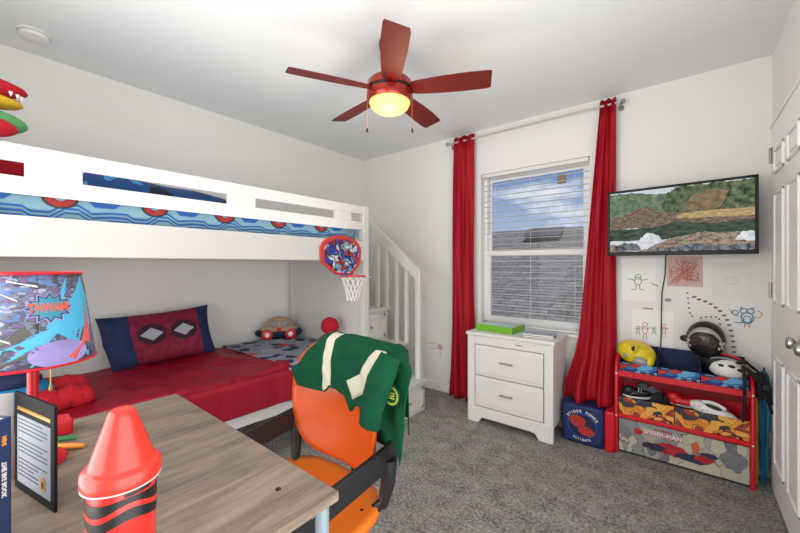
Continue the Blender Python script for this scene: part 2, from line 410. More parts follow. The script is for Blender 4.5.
# ------------------------------------------------------------------ outside
rf = thing('neighbour_house', "neighbouring house's sloping grey brown shingled roof outside the window", 'house', (-3, 6.5, -3))
sl_ = MB(); a0, a1 = Vector((0, 0, 0)), Vector((0, 0, 0))
o = MB().box((-9, 0, -.05), (9, 5.6, 0)).build('shingled_roof', M['shingle'], rf)
o.matrix_local = Matrix.Translation((3+ -2.2+0, 4.3-6.5, 3-.35)) @ Matrix.Rotation(math.radians(27.5), 4, 'X')
# mesh verts were made relative to the thing; rebuild simply
o.data.transform(WM[rf.name])
MB().box((-11, 4.6, -3), (6.8, 9.2, -.3)).build('wall', M['stucco'], rf)
q = MB(); X = Matrix.Translation((-2.63, 8.72, 1.96)) @ Matrix.Rotation(math.radians(27.5), 4, 'X')
q.box((-.38, -.2, 0), (.38, .2, .14), 0, X); q.box((-.42, -.24, .14), (.42, .24, .17), 0, X); q.build('roof_vent', mat('roof_vent_metal', (112, 104, 98), .6), rf, bevel=.01)
o = MB().box((-30, 3.6, -3.1), (30, 40, -3)).build('lawn', M['grass']); o['kind'] = 'structure'

# ------------------------------------------------------------------ loft bed
XF_, Y0, Y1 = -2.05, -.03, 2.12
bed = thing('loft_bed', 'white wooden loft bed with solid side rails above the red lower bed', 'bunk bed', (XF_, 1.0, 0))
def rail(nm, a, b, par=bed, bv=.004): return box(a, b).build(nm, M['furn'], par, bevel=bv)
for (x, y, zt) in ((XF_-.055, Y1-.06, 1.80), (XF_-.055, Y0, 1.80), (XL+.03, Y1-.06, 1.80), (XL+.03, Y0, 1.80)):
    rail('post', (x, y, 0), (x+.055 if x > -3 else x+.06, y+.06, zt))
rail('side_rail', (XF_-.03, Y0+.06, 1.348), (XF_-.002, Y1-.06, 1.512))
rail('side_rail', (XL+.04, Y0+.06, 1.348), (XL+.07, Y1-.06, 1.512))
rail('guard_rail', (XF_-.026, Y0+.06, 1.598), (XF_-.004, Y1-.06, 1.668))
rail('guard_rail', (XF_-.026, Y0+.06, 1.725), (XF_-.004, Y1-.06, 1.795))
for (a, b) in ((.155, .33), (.96, 1.13), (1.76, 1.93)): rail('guard_block', (XF_-.024, a, 1.660), (XF_-.0055, b, 1.733), bv=.001)
rail('end_panel', (XL+.09, Y1-.045, .10), (XF_-.055, Y1-.02, 1.34)); rail('end_rail', (XL+.09, Y1-.05, 1.34), (XF_-.055, Y1-.01, 1.512))
rail('end_rail', (XL+.09, Y1-.05, 1.56), (XF_-.055, Y1-.02, 1.66))
rail('panel_moulding', (XL+.10, Y1-.055, .72), (XF_-.055, Y1-.045, .76)); rail('panel_moulding', (XF_-.17, Y1-.052, .1), (XF_-.055, Y1-.045, 1.34))
rail('end_rail', (XL+.09, Y0+.01, 1.348), (XF_-.055, Y0+.04, 1.512))
for i in range(12):
    y = .06+i*.165; rail('bed_slat', (XL+.07, y, 1.372), (XF_-.03, y+.07, 1.39))
# upper mattress in its printed sheet
sheet = MB(); sheet.box((XL+.08, .05, 1.392), (XF_-.056, 2.04, 1.625)); 
um = thing('upper_mattress', 'mattress in a light blue zigzag patterned sheet on the loft bed', 'mattress', (-2.6, 1.05, 1.392))
sheet.build('mattress_cover', M['ltblue'], um, bevel=.03, seg=3)
pr = MB(); xs = XF_-.0545
def sm(y, z): return (xs, y, z)
def stripe(mb, pts, w_, mi):
    for (ya, za), (yb, zb) in zip(pts, pts[1:]):
        mb.add([sm(ya, za-w_/2), sm(yb, zb-w_/2), sm(yb, zb+w_/2), sm(ya, za+w_/2)], [(0,1,2,3)], mi)
for k in range(-1, 6):
    y = .09+k*.351
    def cl_(p): return (min(max(p[0], .08), 2.01), p[1])
    for dz, w_ in ((1.574, .0), (1.561, .010), (1.542, .010), (1.524, .008)):
        if w_: stripe(pr, [cl_(p) for p in [(y, dz-.004), (y+.06, dz-.004), (y+.085, dz-.022), (y+.14, dz-.022), (y+.19, dz+.018), (y+.235, dz+.018), (y+.28, dz-.014), (y+.351, dz-.004)]], w_, 0)
    pp = [cl_(p) for p in [(y+.26, 1.612), (y+.29, 1.577), (y+.36, 1.577), (y+.40, 1.612)]]
    if pp[-1][0]-pp[0][0] > .05: pr.star(pp, lambda a, b: (xs+.0008, a, b), 0)
pr.build('zigzag_print', [M['midblue']], um)
for i in range(6):
    y = .265+.351*i-.0
    if y > 2.0: continue
    q = MB()
    for rr_, mi, dx in ((.060, 0, .001), (.050, 1, .0015), (.018, 2, .002)):
        q.star([(y+rr_*math.cos(t*PI/12), 1.606+rr_*.8*math.sin(t*PI/12)) for t in range(24)], lambda a, b, dx=dx: (xs+dx+.0006, a, min(b, 1.615)), mi)
    q.build('circle_print', [M['blackink'], M['rubyprint'], M['ltblue']], um)
# comforter on upper mattress
def comf(u, v):
    y = .33+u*.78; x = -2.90+v*.785
    e = min(1, 9*min(u, 1-u))*min(1, 5*min(v, 1-v))
    z = 1.628+(.172+.03*nz3(x*5, y*5))*e**.4*(1-.42*u)
    return (x, y, z)
cq = MB().grid(40, 26, comf, 0); cq.grid(20, 12, lambda u, v: (-2.90+v*.77, .33+u*.78, 1.627), 0)
cf = blotch('blue_comforter_print', (18, 68, 126), [(8, 10, 22), (14, 50, 110), (60, 140, 205), (10, 16, 40)], 8, .42)
tag(cq.build('comforter', cf, None), 'bunched dark blue comforter lying on the upper bunk behind the guard rail', 'comforter')
# white streak on comforter
# dragon toys at the head end
dg = thing('stuffed_dragon', 'red stuffed dragon with open yellow-jawed toothed mouth on upper bunk', 'stuffed toy', (-2.45, .08, 1.628))
q = MB(); q.ell((-2.55, .07, 1.76), (.12, .15, .125)); q.ell((-2.49, .0, 1.90), (.085, .11, .2)); q.build('body', M['redplush'], dg)
q = MB(); q.ell((-2.42, .02, 2.116), (.085, .175, .042), fn=lambda d: 1-.25*max(0, d.y)*0+0); q.build('upper_jaw', M['redplush'], dg)
q = MB(); q.ell((-2.42, .03, 2.054), (.075, .150, .034)); q.ell((-2.44, -.04, 2.05), (.07, .07, .11)); q.build('lower_jaw', mat('yellow_plush', (222, 176, 40), .85, bump=.4, bscale=120), dg)
for i in range(7):
    t_ = -.9+i*.3; y = .06+.105*math.cos(t_); x = -2.42+.075*math.sin(t_)
    q = MB(); q.lathe([(.008, 0), (.005, -.010), (.0005, -.020)], (x+.004, y+.01, 2.092), 8); q.build('tooth', M['white'], dg)
gd = thing('stuffed_dinosaur', 'green stuffed dinosaur head with red open mouth below the dragon jaws', 'stuffed toy', (-2.25, .06, 1.628))
q = MB(); q.ell((-2.30, .04, 1.929), (.085, .145, .052)); q.ell((-2.31, -.03, 1.80), (.07, .09, .20)); q.build('head', mat('green_plush', (92, 158, 96), .9, bump=.4, bscale=120), gd)
q = MB(); q.ell((-2.22, .035, 1.886), (.05, .115, .045)); q.build('mouth', M['redplush'], gd)
q = MB(); q.ell((-2.175, .01, 1.874), (.02, .085, .012)); q.build('tongue', M['orangeink'], gd)

# ------------------------------------------------------------------ stairs
st = thing('bunk_stairs', 'white storage staircase with slatted handrail at the end of loft bed', 'stairs', (-2.2, 2.4, 0))
ys0, ys1 = 2.125, 2.64
steps = [(-1.85, .283), (-2.07, .59), (-2.30, .898), (-2.54, 1.20)]
for i, (x, z) in enumerate(steps):
    xb = steps[i+1][0]-.0 if i < 3 else -3.0
    box((xb-.02 if i < 3 else xb, ys0, 0), (x, ys1, z-.025)).build('step_box', M['furn'], st, bevel=.003)
    box((xb-.02 if i < 3 else xb, ys0-.0, z-.025), (x+.02, ys1+.015, z)).build('tread', M['furn'], st, bevel=.005)
    zlo = .03 if i == 0 else steps[i-1][1]+.02
    dr = box((x, ys0+.05, zlo+.01), (x+.012, ys1-.04, z-.05)).build('drawer', M['furn'], st, bevel=.004)
    q = MB(); a, b, c, e = ys0+.05, ys1-.04, zlo+.01, z-.05
    for bb in (((a, c), (b, c+.03)), ((a, e-.03), (b, e)), ((a, c), (a+.03, e)), ((b-.03, c), (b, e))):
        q.box((x+.010, bb[0][0], bb[0][1]), (x+.018, bb[1][0], bb[1][1]))
    q.build('drawer_moulding', M['furn'], dr, bevel=.003)
    for ky in ((a+b)/2,):
        q = MB(); q.lathe([(.006, 0), (.006, .012), (.012, .016), (.012, .024), (.006, .028)], (0,0,0), 14, 0, Matrix.Translation((x+.012, ky, (c+e)/2)) @ Matrix.Rotation(PI/2, 4, 'Y')); q.build('knob', M['chrome'], dr)
yr0, yr1 = 2.585, 2.625
A = W(372, 222, Y=2.6); B = W(421, 271, Y=2.6)
slope = (B.z-A.z)/(B.x-A.x)
def zr(x): return A.z+slope*(x-A.x)
q = MB(); q.prism([(A.x-.06, zr(A.x-.06)), (B.x-.01, zr(B.x-.01)), (B.x-.01, zr(B.x-.01)-.12), (A.x-.06, zr(A.x-.06)-.12)], lambda a, b, t: (a, t, b), yr0-.003, yr1+.003); q.build('handrail', M['furn'], st, bevel=.006)
box((B.x-.055, yr0-.004, .283), (B.x, yr1+.004, B.z-.005)).build('newel_post', M['furn'], st, bevel=.006)
for (u, sz) in ((377.5, .898), (386.5, .898), (396.5, .59), (406.5, .59)):
    x = W(u, 265, Y=2.6).x
    box((x-.018, yr0+.005, sz), (x+.018, yr1-.005, zr(x)-.09)).build('baluster', M['furn'], st, bevel=.003)
box((-2.62, yr0, 1.2), (-2.57, yr1, 1.80)).build('top_post', M['furn'], st, bevel=.004)

# ------------------------------------------------------------------ lower bed
lb = thing('lower_bed', 'low white bed frame with arched side rail under the loft', 'bed', (-2.6, 1.0, 0))
XB0, XB1, YL0, YL1 = XL+.09, -2.115, .05, 2.03
arch = [(YL0, .42), (YL0, .22)]+[(YL0+(YL1-YL0)*t/20, .22+.115*math.sin(PI*t/20)**.7) for t in range(1, 20)]+[(YL1, .22), (YL1, .42)]
MB().prism(arch, lambda a, b, t: (t, a, b), XB1, XB1+.028).build('side_rail', M['furn'], lb, bevel=.003)
MB().prism(arch, lambda a, b, t: (t, a, b), XB0, XB0+.028).build('side_rail', M['furn'], lb, bevel=.003)
for y in (YL0, YL1-.03): box((XB0+.028, y, .22), (XB1, y+.03, .42)).build('end_rail', M['furn'], lb)
for x in (XB0, XB1-.04):
    for y in (YL0, YL1-.06): box((x, y, 0), (x+.06, y+.06, .25)).build('leg', M['furn'], lb)
box((XB0+.03, YL0+.03, .36), (XB1-.002, YL1-.03, .385)).build('slat_base', M['furn'], lb)
tag(box((XB0+.01, YL0+.01, .386), (XB1-.005, YL1-.01, .585)).build('lower_mattress', M['white'], bevel=.04, seg=3), 'white mattress on the low bed beneath the loft', 'mattress')
def cloth(y0, y1, zt, zlow, ends, amp, seed):
    # profile over bed: from wall across the top then down the front
    def fn(u, v):
        y = y0+(y1-y0)*v
        s = u*1.32
        Lt = XB1-(XB0)+.012
        if s < Lt: x = XB0+s; z = zt
        else:
            d = s-Lt; x = XB1+.036+.012*min(1, d/.05); z = zt-d*(zt-zlow)/(1.32-Lt)
        k = 1 if Lt-.06 < s < Lt+.03 else 0
        n_ = amp*(nz3(x*3+seed, y*3, 0)+.5*nz3(x*8, y*7+seed, 3)+.7*abs(nz3((x+y)*4, (y-x)*11, 5))+.5*abs(nz3(x*3+y*9, y*3, 8)))
        if s < Lt: z += n_-(.018 if s > Lt-.03 else .0)
        else: x += .5*abs(n_)+.004
        return (x, y, z)
    return MB().grid(80, 90, fn)
q = cloth(YL0, 1.42, .617, .415, 0, .024, 2)
tag(q.build('red_sheet', M['redfab'], solid=.006, off=1), 'crumpled dark red satin bedspread over the lower bed', 'bedspread')
cam_pr = blotch('grey_blanket_print', (142, 150, 166), [(180, 24, 40), (30, 52, 110), (46, 44, 54), (160, 168, 184), (200, 40, 50), (40, 40, 48)], 9.5, .42, .8)
q = cloth(1.375, YL1, .628, .40, 0, .012, 9)
tag(q.build('patterned_blanket', cam_pr, solid=.008, off=1), 'grey blanket with red, blue and black splotch print on lower bed foot', 'blanket')

def cushion(name, label, cat, cen, axu, axv, w_, h_, th, mats, regs, par=None):
    axu = Vector(axu).normalized(); axv = Vector(axv).normalized(); nrm = axu.cross(axv).normalized(); cen = Vector(cen)
    def fn(sgn):
        def g(u, v):
            a, b = u*2-1, v*2-1
            t = max(0, (1-abs(a)**3.5)*(1-abs(b)**3.5))**.5
            k = 1-.10*(1-abs(a)**2)*(b*b) ; k2 = 1-.07*(1-abs(b)**2)*(a*a)
            wr = .006*nz3(a*3, b*3, sgn*4)*t
            if a < 0 and b < 0: k2 *= 1+.17*b
            return cen+axu*a*w_/2*k2+axv*b*h_/2*k+nrm*sgn*(t*th/2+wr+.002)
        return g
    q = MB().grid(48, 34, fn(1), regs); q.grid(48, 34, fn(-1), regs)
    o = q.build(name, mats, par)
    return o, fn(1)
pm = mat('red_pillow_print', (132, 22, 58), .8, var=.35, vscale=22)
pn = mat('navy_pillow_print', (22, 42, 84), .8, var=.35, vscale=22)
pt = thing('pillow', 'navy pillow with red printed middle leaning on wall above red bedspread', 'pillow', (-2.93, .95, .62))
pw = Vector((-.20, 0, .34))
o, pf = cushion('pillowcase', '', '', (-2.945, .898, .80), (0.03, 1, .05), (-.42, -.0, .9), .70, .39, .15, [pn, pm], lambda u, v: 1 if .23 < u < .86 else 0, pt)
# face normal check -> choose the front side
q = MB()
def pmap(a, b):
    P = pf(a, b); return P+Vector((.003, -.0005, .001))
dmm = [mat('pale_grey_print', (176, 180, 190), .8), mat('dark_maroon_print', (56, 22, 40), .8)]
for cx in (.40, .69):
    q = MB(); q.star([(cx+.135*math.cos(t*PI/8)*(1 if t % 2 else .9), .52+.19*math.sin(t*PI/8)) for t in range(16)], pmap, 1, 6)
    q.star([(cx+.100, .52), (cx, .64), (cx-.100, .52), (cx, .40)], lambda a, b: pmap(a, b)+Vector((.0015, 0, .0005)), 0, 8)
    q.build('diamond_print', dmm, pt)

# toys on the lower bed
cr = thing('toy_car', 'tan and navy plush toy car with red wheels on patterned blanket', 'toy', (-2.93, 1.84, .64), math.radians(58))
def loc(par, mb_fn): return mb_fn
Xc = WM[cr.name]
q = MB(); q.ell((0, 0, .055), (.19, .07, .06), fn=lambda d: 1+.1*abs(d.x), xf=Xc); q.build('car_body', M['navy'], cr)
q = MB(); q.ell((0, 0, .115), (.125, .06, .085), xf=Xc); q.ell((0, -.006, .085), (.175, .066, .04), xf=Xc); q.build('cabin', M['brownfur'], cr)
q = MB(); q.ell((-.045, -.046, .138), (.045, .02, .034), xf=Xc); q.ell((.048, -.046, .138), (.040, .02, .034), xf=Xc); q.build('window', mat('toy_car_window', (150, 142, 150), .4), cr)
q = MB(); q.ell((0, -.062, .088), (.03, .014, .02), xf=Xc); q.build('badge', M['red'], cr)
for x in (-.10, .10):
    Rw = Xc @ Matrix.Translation((x, -.06, .045)) @ Matrix.Rotation(PI/2, 4, 'X')
    q = MB(); q.lathe([(.02, -.02), (.047, -.014), (.05, 0), (.045, .014), (.03, .02)], n=24, xf=Rw); o = q.build('wheel', M['red'], cr)
    q = MB(); q.lathe([(.022, .018), (.020, .026), (.008, .029)], n=18, xf=Rw); q.build('hubcap', M['white'], o)
pl = thing('plush_toy', 'plain red plush toy with big round head sitting by bed end panel', 'stuffed toy', (-2.33, 1.94, .63))
q = MB(); q.ell((-2.33, 1.94, .80), (.082, .07, .078), fn=lambda d: 1-.12*max(0, -d.z)); q.build('head', M['redplush'], pl)
q = MB(); q.ell((-2.33, 1.94, .69), (.045, .04, .062)); q.build('body', M['navy'], pl)
for sgn in (-1, 1):
    q = MB(); q.tube([(-2.33+sgn*.03, 1.92, .72), (-2.33+sgn*.065, 1.90, .69), (-2.33+sgn*.07, 1.88, .665)], [.02, .018, .02], 10); q.build('arm', M['redplush'], pl)
    q = MB(); q.tube([(-2.33+sgn*.02, 1.92, .65), (-2.33+sgn*.04, 1.86, .65)], [.022, .024], 10); q.build('leg', M['navy'], pl)

bt = thing('stuffed_figure', 'large blue and quilted red stuffed toy lying on bed behind lamp', 'stuffed toy', (-2.40, .2, .62))
q = MB(); q.ell((-2.42, .10, .71), (.13, .19, .085)); q.build('body', mat('blue_plush', (26, 130, 184), .85, bump=.3, bscale=100), bt)
for x, z, y1 in ((-2.32, .675, .41), (-2.44, .70, .41)):
    q = MB(); n = 14; pts = [(x, .22+(y1-.22)*i/n, z+.01*math.sin(i)) for i in range(n+1)]
    q.tube(pts, [.052-.004*(i % 2)-(.02 if i in (0, n) else 0) for i in range(n+1)], 18); q.build('leg', M['redplush'], bt)
q = MB(); q.ell((-2.38, .12, .785), (.07, .12, .045)); q.build('arm', M['navy'], bt)

# ------------------------------------------------------------------ basketball hoop on rail
hp = thing('basketball_hoop', 'small toy basketball hoop with red rimmed printed backboard hung on loft rail', 'basketball hoop', (XF_+.02, 1.80, 1.37))
xh = XF_+.008; cy, cz = 1.81, 1.375
out = [(cy+.205*math.cos(t), cz+.05+.115*math.sin(t)) for t in [PI*i/18 for i in range(19)]]+[(cy-.20, cz-.04), (cy-.06, cz-.135), (cy+.10, cz-.145), (cy+.19, cz-.05)]
MB().prism(out, lambda a, b, t: (t, a, b), xh, xh+.012).build('backboard', mat('coral_red_rim', (206, 62, 62), .5), hp, bevel=.003)
inn = [(cy+(a-cy)*.84, cz+(b-cz)*.84) for a, b in out]
MB().star(inn, lambda a, b: (xh+.0135, a, b), 0, 4).build('backboard_print', comic('hoop_print', [(190, 205, 215), (40, 70, 160), (190, 50, 50), (60, 60, 80), (120, 170, 200), (215, 215, 220)], 12, .05, warp=.25), hp)
rc = Vector((xh+.110, 1.83, 1.232)); rr_ = .090
MB().tube([rc+Vector((rr_*math.cos(t*PI/14), rr_*math.sin(t*PI/14), 0)) for t in range(29)], .006, 10).build('rim', mat('orange_red_rim', (214, 70, 60), .4), hp)
MB().box((xh+.01, 1.80, 1.22), (xh+.03, 1.86, 1.25)).build('bracket', M['blueink'], hp, bevel=.003)
q = MB(); nn = 12
def rp_(k, j):
    lv = [1, .82, .66, .55, .52][j]; a = 2*PI*(k+.5*(j % 2))/nn
    return rc+Vector((rr_*lv*math.cos(a), rr_*lv*math.sin(a), -.045*j))
for j in range(4):
    for k in range(nn):
        for dk in (0, (1 if j % 2 else -1)): q.tube([rp_(k, j), rp_(k+dk, j+1)], .0042, 5)
q.build('net', M['white'], hp)

# ------------------------------------------------------------------ desk
dz = .75
dk = thing('desk', 'grey brown wood grain desk with metal legs in the foreground', 'desk', (-1.22, .25, 0))
MB().box((-1.745, -.14, dz-.024), (-.675, .592, dz)).build('desktop', M['desk'], dk, bevel=.003)
for x in (-.704, -1.70):
    for y in (.562, -.10):
        MB().tube([(x, y, 0), (x, y, dz-.024)], .017, 18).build('leg', M['legmetal'], dk)
MB().box((-1.70, .54, dz-.06), (-.716, .56, dz-.024)).build('crossbar', M['legmetal'], dk)
MB().lathe([(.007, 0), (.007, .0015), (.003, .002)], (-.80, .50, dz), 14).build('screw_cap', M['blackink'], dk)

# crayon bank
ccx, ccy = -.778, .178
cb = thing('crayon_bank', 'red crayon shaped money bank with pointed lid and black wave band', 'money bank', (ccx, ccy, dz))
rb = .050
MB().lathe([(rb-.002, 0), (rb, .003), (rb, .185), (rb-.004, .187)], (ccx, ccy, dz), 48).build('tin_body', M['crayontin'], cb)
MB().lathe([(rb+.002, .187), (rb+.006, .188), (rb+.008, .193), (rb+.008, .210), (rb+.004, .216), (rb-.002, .219), (.0215, .300), (.0185, .308), (.015, .3105)], (ccx, ccy, dz), 48).build('lid', M['crayon'], cb)
MB().lathe([(rb+.004, .1865), (rb+.0075, .187), (rb+.0075, .1885), (rb+.0045, .189)], (ccx, ccy, dz), 48).build('silver_rim', M['whiteink'], cb)
def cyl(cx, cy_, r, ang, z): return (cx+r*math.cos(ang), cy_+r*math.sin(ang), z)
a0c = math.atan2(-ccy, -ccx)     # direction towards the viewer side
q = MB()
def wv(u): return .0065*math.sin(2*PI*u*3+.9)
q.grid(120, 3, lambda u, v: cyl(ccx, ccy, rb+.0006, 2*PI*u+a0c, dz+.130+wv(u)+(.172-.130-wv(u)*.6)*v))
q.build('wave_band', M['blackink'], cb)
q = MB(); q.grid(120, 1, lambda u, v: cyl(ccx, ccy, rb+.0011, 2*PI*u+a0c, dz+.148+wv(u)*1.2+.009*v))
q.build('red_wave_line', M['crayontin'], cb)
q = MB(); q.grid(14, 2, lambda u, v: cyl(ccx, ccy, rb+.001, a0c+.05+.85*u, dz+.176+.006*v)); q.build('coin_slot', M['dark'], cb)
q = MB()
for r0, r1, mi in ((0, .020, 0), (.0, .0165, 1), (.0, .010, 0), (0, .006, 1)):
    pass
for r1, mi, e in ((.020, 0, .0004), (.0165, 1, .0008), (.011, 0, .0012), (.007, 1, .0016)):
    q.star([(r1*math.cos(t*PI/14), r1*math.sin(t*PI/14)) for t in range(28)], lambda a, b, e=e: cyl(ccx, ccy, rb+e, a0c-.42+a/rb, dz+.104+b), mi, 4, (0, 0))
q.build('ring_logo', [M['blackink'], M['crayontin']], cb)

# lamp
lx, ly = -1.435, .125
lp = thing('table_lamp', 'red table lamp with blue comic print drum shade on the desk', 'lamp', (lx, ly, dz))
MB().lathe([(.07, 0), (.072, .006), (.068, .016), (.03, .022), (.014, .03)], (lx, ly, dz), 32).build('base', M['red'], lp)
MB().tube([(lx, ly, dz+.02), (lx, ly, 1.17)], .0125, 16).build('pole', M['red'], lp)
MB().ell((lx, ly, 1.19), (.03, .03, .045)).build('bulb', M['white'], lp)
q = MB(); q.tube([(lx+.05, ly+.03, 1.08), (lx+.05, ly+.03, .975)], .0015, 6); q.ell((lx+.05, ly+.03, .97), (.004, .004, .01)); q.build('pull_chain', M['gold'], lp)
za, zb_, ra, rbt = 1.045, 1.292, .134, .102
def shade(ang, z, e=0):
    r = ra+(rbt-ra)*(z-za)/(zb_-za)+e
    return (lx+r*math.cos(ang), ly+r*math.sin(ang), z)
shm = comic('lamp_shade_print', [(104, 112, 136), (84, 84, 104), (150, 154, 176), (90, 120, 170), (110, 88, 130), (60, 72, 84)], 17, .025, (70, 72, 90), .25, .4, (1, 1, 2.2))
o = MB().grid(64, 6, lambda u, v: shade(2*PI*u, za+(zb_-za)*v)).build('shade', shm, lp, solid=.002)
q = MB()
for z_, r_ in ((za, ra), (zb_, rbt)):
    q = MB(); q.tube([(lx+(r_)*math.cos(t*PI/24), ly+(r_)*math.sin(t*PI/24), z_) for t in range(49)], .004, 8); q.build('shade_trim', M['red'], lp)
q = MB()
for a in range(3): q.tube([(lx, ly, 1.25), shade(a*2*PI/3, 1.285)], .002, 6)
q.build('shade_spider', M['grey'], lp)
av = math.atan2(-ly, -lx)-.14
def shp(e): return lambda a, b: shade(av+a/.15, 1.166+b, e)
q = MB()
def blob(pts, e, mi, r=5): q.star(pts, shp(e), mi, r)
blob([(.02, -.113), (.17, -.113), (.21, -.02), (.21, .06), (.19, .115), (.115, .112), (.075, .04), (.05, -.02), (-.06, -.055), (-.13, -.10), (-.05, -.11)], .0016, 0, 8)      # cyan sky
blob([(-.16, -.09), (.0, -.01), (.022, -.032), (-.15, -.125)], .0022, 4, 6)                   # dark girder
blob([(-.10, -.11), (.04, -.06), (.03, -.085), (-.06, -.118)], .0022, 4, 6)
blob([(.085+.07*math.cos(t*PI/12)*1.1, -.088+.034*math.sin(t*PI/12)) for t in range(24)], .0024, 1, 5)    # lilac swoosh
blob([(.15, -.06), (.175, -.02), (.185, .04), (.195, -.02), (.185, -.08)], .0026, 3, 4)
blob([(.10, -.10), (.16, -.055), (.17, -.065), (.12, -.112)], .0028, 3, 4)
for w0 in ((-.12, .10, -.02, .06), (-.14, .06, -.05, -.02), (-.05, .11, .03, .095), (-.10, -.02, -.03, -.045)):
    x0, z0, x1, z1 = w0; blob([(x0, z0), (x1, z1), (x1+.004, z1-.006), (x0+.002, z0-.005)], .0024, 5, 3)
sx_, sz_ = .062, .035
def burst(k, e, mi, dy=0):
    pts = []
    for i in range(24):
        a = 2*PI*i/24; r = (1 if i % 2 == 0 else .68)*k
        pts.append((sx_+r*.062*math.cos(a), sz_+r*.040*math.sin(a)+dy))
    q.star(pts, shp(e), mi, 5)
burst(1.12, .0032, 1); burst(1, .0036, 2); burst(.86, .0040, 6)
o = q.build('comic_print', [mat('cyan_print', (74, 178, 218), .5), M['purple'], mat('navy_print', (44, 44, 84), .5), mat('coral_print', (222, 100, 88), .5), mat('girder_print', (84, 84, 78), .5), M['whiteink'], mat('turquoise_print', (42, 140, 168), .5)], lp)
q = MB(); addtext(q, 'THWAM!', .026, lambda a, b: shade(av+(a+sx_)/.15, 1.166+sz_+b*1.25, .0048), 0, .001); q.build('lettering', mat('orange_red_print', (226, 92, 66), .5), lp)

# certificate / folder
P0 = Vector((-1.335, .085)); P1 = Vector((-1.118, .133)); dv = (P1-P0).normalized(); ang = math.atan2(dv.y, dv.x)
ce = thing('standing_folder', 'black folder standing open on desk showing grey text page with gold seal', 'folder', (P0.x, P0.y, dz), ang)
X = WM[ce.name]
MB().box((0, -.002, 0), (.222, .004, .243), 0, X).build('cover', M['blackfold'], ce, bevel=.001)
MB().add([(.003, -.004, .02), (.003, -.004, .24), (-.055, -.10, .245), (-.055, -.10, 0)], [(0,1,2,3)], 0, X).build('left_page', M['whiteink'], ce, solid=.003)
MB().box((.022, -.0032, .022), (.205, -.0021, .190), 0, X).build('page', mat('grey_page', (150, 156, 168), .6), ce)
q = MB()
for i in range(15):
    z = .181-i*.0098
    if i in (4, 9): continue
    x1 = (.19 if i % 3 else .165)-(.05 if i > 10 else 0)
    q.box((.03, -.0038, z-.0012), (x1, -.0033, z+.0012), 0, X)
q.build('text_lines', mat('dark_grey_ink', (74, 78, 88), .6), ce)
q = MB(); q.box((.022, -.0034, .202), (.205, -.0024, .2085), 0, X); q.box((.022, -.0034, .2095), (.205, -.0024, .2108), 0, X); q.build('gold_title_line', M['gold'], ce)
q = MB(); q.star([(.168+.0155*math.cos(t*PI/20)*(1 if t % 2 else .92), .050+.018*math.sin(t*PI/20)*(1 if t % 2 else .92)) for t in range(40)], lambda a, b: X @ Vector((a, -.0042, b)), 0, 2)
q.star([(.168+.006*math.cos(t*PI/6), .050+.009*math.sin(t*PI/6)) for t in range(12)], lambda a, b: X @ Vector((a, -.0046, b)), 1, 2)
q.build('gold_seal', [M['gold'], M['blackink']], ce)

# navy book
bk = thing('hardback_book', 'navy hardback book standing upright at the left desk edge', 'book', (-1.032, .060, dz), math.radians(-150))
X = WM[bk.name]    # local +x runs along the cover away from the spine
nb = mat('navy_book_cover', (38, 60, 104), .3, var=.3, vscale=9)
q = MB(); q.box((0, 0, 0), (.003, .022, .268), 0, X); q.box((0, 0, 0), (.20, .003, .268), 0, X); q.box((0, .019, 0), (.20, .022, .268), 0, X); q.build('cover', nb, bk, bevel=.001)
MB().box((.003, .003, .004), (.196, .019, .264), 0, X).build('pages', M['paper'], bk)
q = MB(); 
def spn(a, b): return X @ Vector((-.0006, .011+b*1.0, .0+a))
addtext(q, 'MINI', .009, lambda a, b: spn(.225-a, b), 0, .0006); q.build('spine_lettering', M['orangeink'], bk)
q = MB(); addtext(q, 'THE BIG BOOK', .010, lambda a, b: spn(.150-a, b), 0, .0006)
q.build('spine_title', M['whiteink'], bk)
MB().box((-.0012, .003, .008), (.0, .019, .026), 0, X).build('spine_badge', M['red'], bk)

# markers & block
def marker(p, q_, col, lab, name='marker_pen'):
    o = thing(name, lab, 'pen', p)
    d = Vector(q_)-Vector(p)
    MB().tube([p, Vector(p)+d*.68], .0085, 12).build('barrel', col, o)
    MB().tube([Vector(p)+d*.68, q_], [.0095, .006], 12).build('cap', col, o)
marker((-1.535, .145, dz+.010), (-1.44, .235, dz+.010), M['orangeink'], 'orange marker pen lying on desk beside the black folder')
marker((-1.55, .12, dz+.030), (-1.52, .23, dz+.012), mat('green_marker', (50, 130, 80), .4), 'green marker pen lying on desk behind the orange one')
tag(MB().box((-1.68, .16, dz), (-1.60, .235, dz+.05)).build('red_box', M['red'], bevel=.008), 'small plain red box on the desk corner behind the folder', 'box')

# ------------------------------------------------------------------ chair
ch = thing('desk_chair', 'orange plastic swivel chair with black arms tucked at the desk', 'chair', (-1.07, .78, 0))
cxm = -1.075
def shell(u, v):
    a, b = u*2-1, v*2-1
    # superellipse square->rounded
    k = (abs(a)**3.2+abs(b)**3.2)**(1/3.2); m_ = max(abs(a), abs(b)); f_ = m_/k if k > 1e-6 else 1
    a, b = a*f_, b*f_
    x = cxm-.02+a*(.250-.018*b*0)*(1-.05*(b < 0)*abs(b)); z = .757+b*.248
    y = .955+.055*a*a*-1+.05*max(0, b)**2+.045-.03*a*a-.02*(b < -.5)*(abs(b)-.5)
    return (x, y, z)
MB().grid(28, 28, shell).build('backrest', M['orange'], ch, solid=.012, off=1)
def seatf(u, v):
    a, b = u*2-1, v*2-1
    k = (abs(a)**3+abs(b)**3)**(1/3); m_ = max(abs(a), abs(b)); f_ = m_/k if k > 1e-6 else 1
    a, b = a*f_, b*f_
    return (cxm+a*.275, .74+b*.25, .462+.02*a*a+.02*max(0, b)**3-.03*max(0, -b)**3)
MB().grid(24, 24, seatf).build('seat', M['orangeseat'], ch, solid=.03, off=-1)
